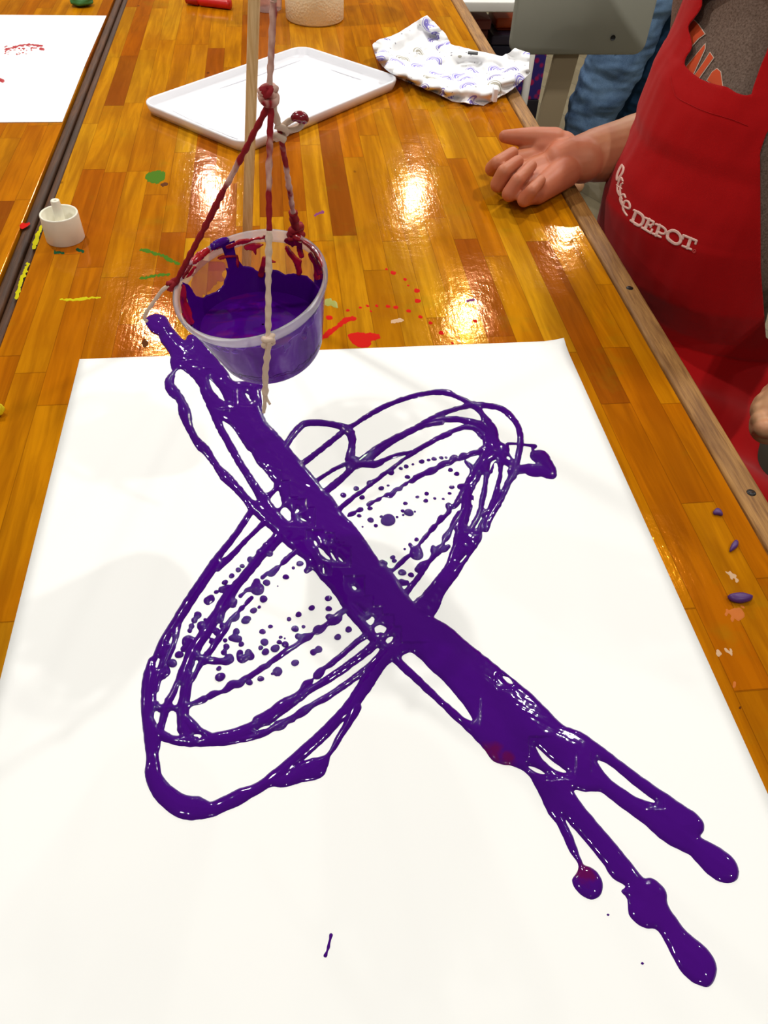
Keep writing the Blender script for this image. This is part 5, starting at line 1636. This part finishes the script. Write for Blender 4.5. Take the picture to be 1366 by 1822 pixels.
M_emb = mat('pale_pink_embroidery', srgb(236, 190, 176), .7, .3)
t = NT(M_emb); t.bump(t.noise(t.obj(), 1200, 2), .5, .0004)
w2 = 1.75
ms = lambda *p: zc('M', [(x, y, r if len((x, y)) else 0) for x, y, r in p])
S_ = lambda pts, r=w2: [(x, y, r * 1.16) for x, y in zc('M', pts)]
SO = lambda pts, r=w2: [(x + 1.5, y, r * 1.16) for x, y in zc('M', pts)]
letters = [
    # D
    S_([(445, 730), (425, 780), (405, 830)], 2.5), S_([(425, 708), (480, 735)], 1.9), S_([(388, 822), (440, 858)], 1.9), S_([(470, 730), (515, 765), (530, 805), (515, 855), (480, 878), (435, 858)], 2.4),
    # E
    S_([(590, 810), (570, 860), (545, 910)], 2.6), S_([(553, 793), (640, 838)], 1.9), S_([(640, 838), (632, 866)], 1.7), S_([(570, 860), (612, 882)], 1.7), S_([(616, 866), (604, 898)], 1.5), S_([(514, 902), (606, 958)], 1.9), S_([(608, 955), (622, 922)], 1.8),
    # P
    S_([(705, 875), (688, 925), (665, 985)], 2.6), S_([(665, 862), (730, 888), (772, 925), (765, 962), (730, 968), (695, 950)], 2.0), S_([(632, 968), (716, 1004)], 1.9),
    # O
    S_([(800, 950), (850, 932), (905, 955), (938, 1005), (930, 1060), (890, 1080), (835, 1055), (792, 1010), (800, 950)], 2.5),
    # T
    S_([(968, 985), (1112, 1045)], 2.1), S_([(968, 988), (960, 1022)], 1.8), S_([(1112, 1045), (1100, 1080)], 1.8), S_([(1048, 1020), (1028, 1075), (1012, 1125)], 2.6), S_([(958, 1102), (1052, 1140)], 1.9),
    # Office script
    SO([(285, 215), (300, 245), (285, 300), (250, 350), (228, 375), (230, 320), (258, 250), (282, 212)], 1.7),
    SO([(292, 385), (275, 350), (245, 400), (232, 450), (235, 500), (255, 545)], 1.5), SO([(290, 410), (270, 430), (262, 480), (268, 530), (282, 585)], 1.5), SO([(225, 430), (280, 470)], 1.1), SO([(250, 500), (268, 560), (290, 640)], 1.5),
    S_([(330, 565), (315, 535), (285, 545), (272, 590), (290, 640), (312, 668)], 1.7),
    S_([(318, 668), (365, 690), (380, 660), (362, 615), (325, 610), (305, 655), (310, 710), (345, 765)], 1.8),
]
on_surface('apron_lettering', letters, [], VFa, M_emb, apron, h=.0010, step=.4, label='pale embroidered lettering reading Office DEPOT')
on_surface('trademark_mark', [S_([(1072, 1150), (1095, 1142), (1105, 1162), (1085, 1178), (1070, 1165), (1072, 1150)], .6), S_([(1083, 1155), (1090, 1168)], .6)], [], VFa, mat('faded_red_embroidery', srgb(206, 70, 66), .7), apron, h=.0005, step=.4)
on_surface('hem_seam', [[(x, y, .8) for x, y in zc('N', [(480, 700), (500, 800), (540, 890), (640, 950), (800, 1020), (1020, 1085), (1180, 1150)])]], [], VFa, M_apron, apron, h=.0012, step=.5)

# print on the shirt
shirt = [o for o in person.children if o.name.startswith('t_shirt')][0]
Ms = WM[shirt.name]
VFs = ([Ms @ v.co for v in shirt.data.vertices], [tuple(p.vertices) for p in shirt.data.polygons])
polys = [zc('N', p) for p in ([(640, 240), (700, 185), (740, 225), (800, 315), (740, 360), (670, 440), (600, 400)], [(600, 640), (700, 520), (800, 400), (800, 450), (740, 580), (690, 690), (620, 700)],
                              [(700, 690), (790, 560), (842, 478), (878, 532), (800, 640), (730, 740)], [(810, 740), (860, 660), (905, 628), (940, 660), (958, 790), (900, 800)])]
on_surface('shirt_print', [], polys, VFs, mat('white_print', srgb(214, 190, 170), .8), shirt, h=.0001, lift=.0016, step=.6, grow=.5, label='pale outline of the shirt letters')
on_surface('shirt_print', [], polys, VFs, mat('orange_print', srgb(208, 74, 24), .8), shirt, h=.0001, lift=.0022, step=.6, grow=-.7, label='orange letters on the shirt')

# stool / chair under the person
st_ = thing('stool', (.70, 1.16, 0), 'grey moulded stool seat showing under the forearm beside the red apron', 'stool')
M_sg = mat('blue_grey_plastic', srgb(120, 140, 140), .25, .6)
sc1 = at(1062, 392, .455)
MS = Matrix.Translation((.755, 1.33, .345)) @ Matrix.Rotation(math.radians(-8), 4, 'Z')
part('seat', xf(rounded_prism(lambda ins: rrect(.40, .40, .06, ins), [(.01, -.02), (.0, -.012), (0, .004), (.006, .014), (.02, .018), (.05, .010), (.1, .006)]), MS), M_sg, st_)
for sx_ in (-1, 1):
    for sy_ in (-1, 1):
        part('leg', tube([tuple(MS @ Vector((.15 * sx_, .15 * sy_, -.01))), tuple(MS @ Vector((.17 * sx_, .17 * sy_, -.345)))], .012, 16), M_taupe, st_)

# --- standing person in jeans behind
p2 = thing('person', (1.2, 2.75, 0), 'person in blue jeans standing in the background, seen from the waist down', 'person')
YL = 2.80
def yp(x, y, Y=YL): return aty(x, y, Y)
k1 = yp(1018, 300); k2 = yp(1090, 120); hip1 = yp(1170, -70)
aL = [hip1, k2, yp(1052, 200), np.array([k1[0] - .01, YL, .06])]
dark = [yp(1232, -60, YL + .05), yp(1172, 100, YL + .05), yp(1130, 230, YL + .05)]
hipc = (hip1 + dark[0]) / 2
end2 = np.array([dark[2][0] - .03, YL + .06, .06])
legA = [capsule(hip1, .110, k2, .100), capsule(k2, .100, yp(1052, 200), .088), capsule(yp(1052, 200), .088, aL[3], .062)]
legB = [capsule(dark[0], .110, dark[1], .098), capsule(dark[1], .098, dark[2], .088), capsule(dark[2], .088, end2, .062)]
tor = hipc + np.array([.05, .05, .42]); nk = tor + [0, 0, .1]; hd = nk + [0, 0, .18]
bodyp = [capsule(hipc, .13, tor, .13), capsule(tor - [.15, 0, -.0], .06, tor + [.15, 0, 0], .06), capsule(tor, .06, nk, .05), capsule(nk, .05, hd, .05), ellipsoid(hd, .078, .095, .115),
         capsule(tor + [-.18, 0, 0], .05, tor + [-.22, -.02, -.28], .04), capsule(tor + [-.22, -.02, -.28], .04, tor + [-.2, -.12, -.5], .03), capsule(tor + [.18, 0, 0], .05, tor + [.22, -.02, -.28], .04), capsule(tor + [.22, -.02, -.28], .04, tor + [.2, -.12, -.5], .03),
         capsule(hd + [0, -.09, .0], .01, hd + [0, -.105, -.02], .013), ellipsoid(hd + [0, -.06, -.07], .04, .035, .03)]
for e_ in (-1, 1):
    hb_ = tor + [.2 * e_, -.12, -.5]
    bodyp += [capsule(hb_, .028, hb_ + [0, -.03, -.06], .03)]
    for q_ in range(4):
        bodyp += [capsule(hb_ + [(-.024 + .016 * q_), -.035, -.08], .009, hb_ + [(-.024 + .016 * q_), -.045, -.135 - .008 * (q_ in (1, 2))], .007, 10)]
    bodyp += [capsule(hb_ + [-.03 * e_, -.03, -.04], .011, hb_ + [-.045 * e_, -.05, -.085], .008, 10)]
bodyp += [capsule(hip1, .07, aL[3], .045), capsule(dark[0], .07, end2, .045), capsule(aL[3], .04, aL[3] + [-.02, -.15, -.02], .03), capsule(end2, .04, end2 + [-.02, -.15, -.02], .03)]
fuse('body', bodyp, M_skin, p2, .008, 4)
wr_ = lambda v: .010 * noise.noise(Vector((v[0] * 9, v[1] * 9, v[2] * 26))) + .004 * noise.noise(Vector((v[0] * 20, v[1] * 20, v[2] * 60)))
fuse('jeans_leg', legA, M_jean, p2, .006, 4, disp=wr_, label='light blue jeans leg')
fuse('jeans_leg', legB, M_jean_shade, p2, .006, 4, disp=wr_, label='blue jeans leg, shade put into its darker colour')
fuse('jumper', [capsule(hipc + [0, 0, .08], .145, tor, .145), capsule(tor - [.16, 0, 0], .075, tor + [.16, 0, 0], .075), capsule(tor + [-.18, 0, 0], .062, tor + [-.22, -.02, -.28], .052), capsule(tor + [.18, 0, 0], .062, tor + [.22, -.02, -.28], .052)],
     mat('navy_jumper', srgb(30, 40, 60), .9), p2, .008, 4)
fuse('hair', [ellipsoid(hd + [0, .015, .02], .086, .098, .108)], M_hair, p2, .008, 3)

# ------------------------------------------------------------------ lights
def lamp(x, y, z, power, size=.085, col=(1, .965, .91)):
    l = bpy.data.lights.new('ceiling_and_fill_lamp', 'AREA'); l.shape = 'DISK'; l.size = size; l.energy = power; l.color = col
    o = bpy.data.objects.new('ceiling_and_fill_lamp', l); o.location = (x, y, z)
    COL.objects.link(o)
    return o


ZL = 2.65
for (x, y, p) in ((-.72, 1.75, 44), (1.25, 1.75, 44), (-.72, 0.0, 24), (1.2, -.2, 24), (-.74, 3.6, 42), (.96, 3.62, 42), (-.5, 5.2, 40), (.86, 5.05, 40), (1.81, 4.58, 30), (-2.4, 1.75, 30), (2.8, 1.6, 26), (2.6, 3.6, 40), (.2, -1.6, 24)):  # second-last entry is an added fill to brighten the background
    lamp(x, y, ZL, p)
w = bpy.data.worlds.new('World'); SC.world = w; w.use_nodes = True
w.node_tree.nodes['Background'].inputs[0].default_value = (1.0, .97, .92, 1)
w.node_tree.nodes['Background'].inputs[1].default_value = .24

SC.view_settings.view_transform = 'Standard'
SC.view_settings.look = 'None'
SC.view_settings.exposure = -1.03
SC.view_settings.gamma = 1.0
SC.view_settings.use_curve_mapping = False
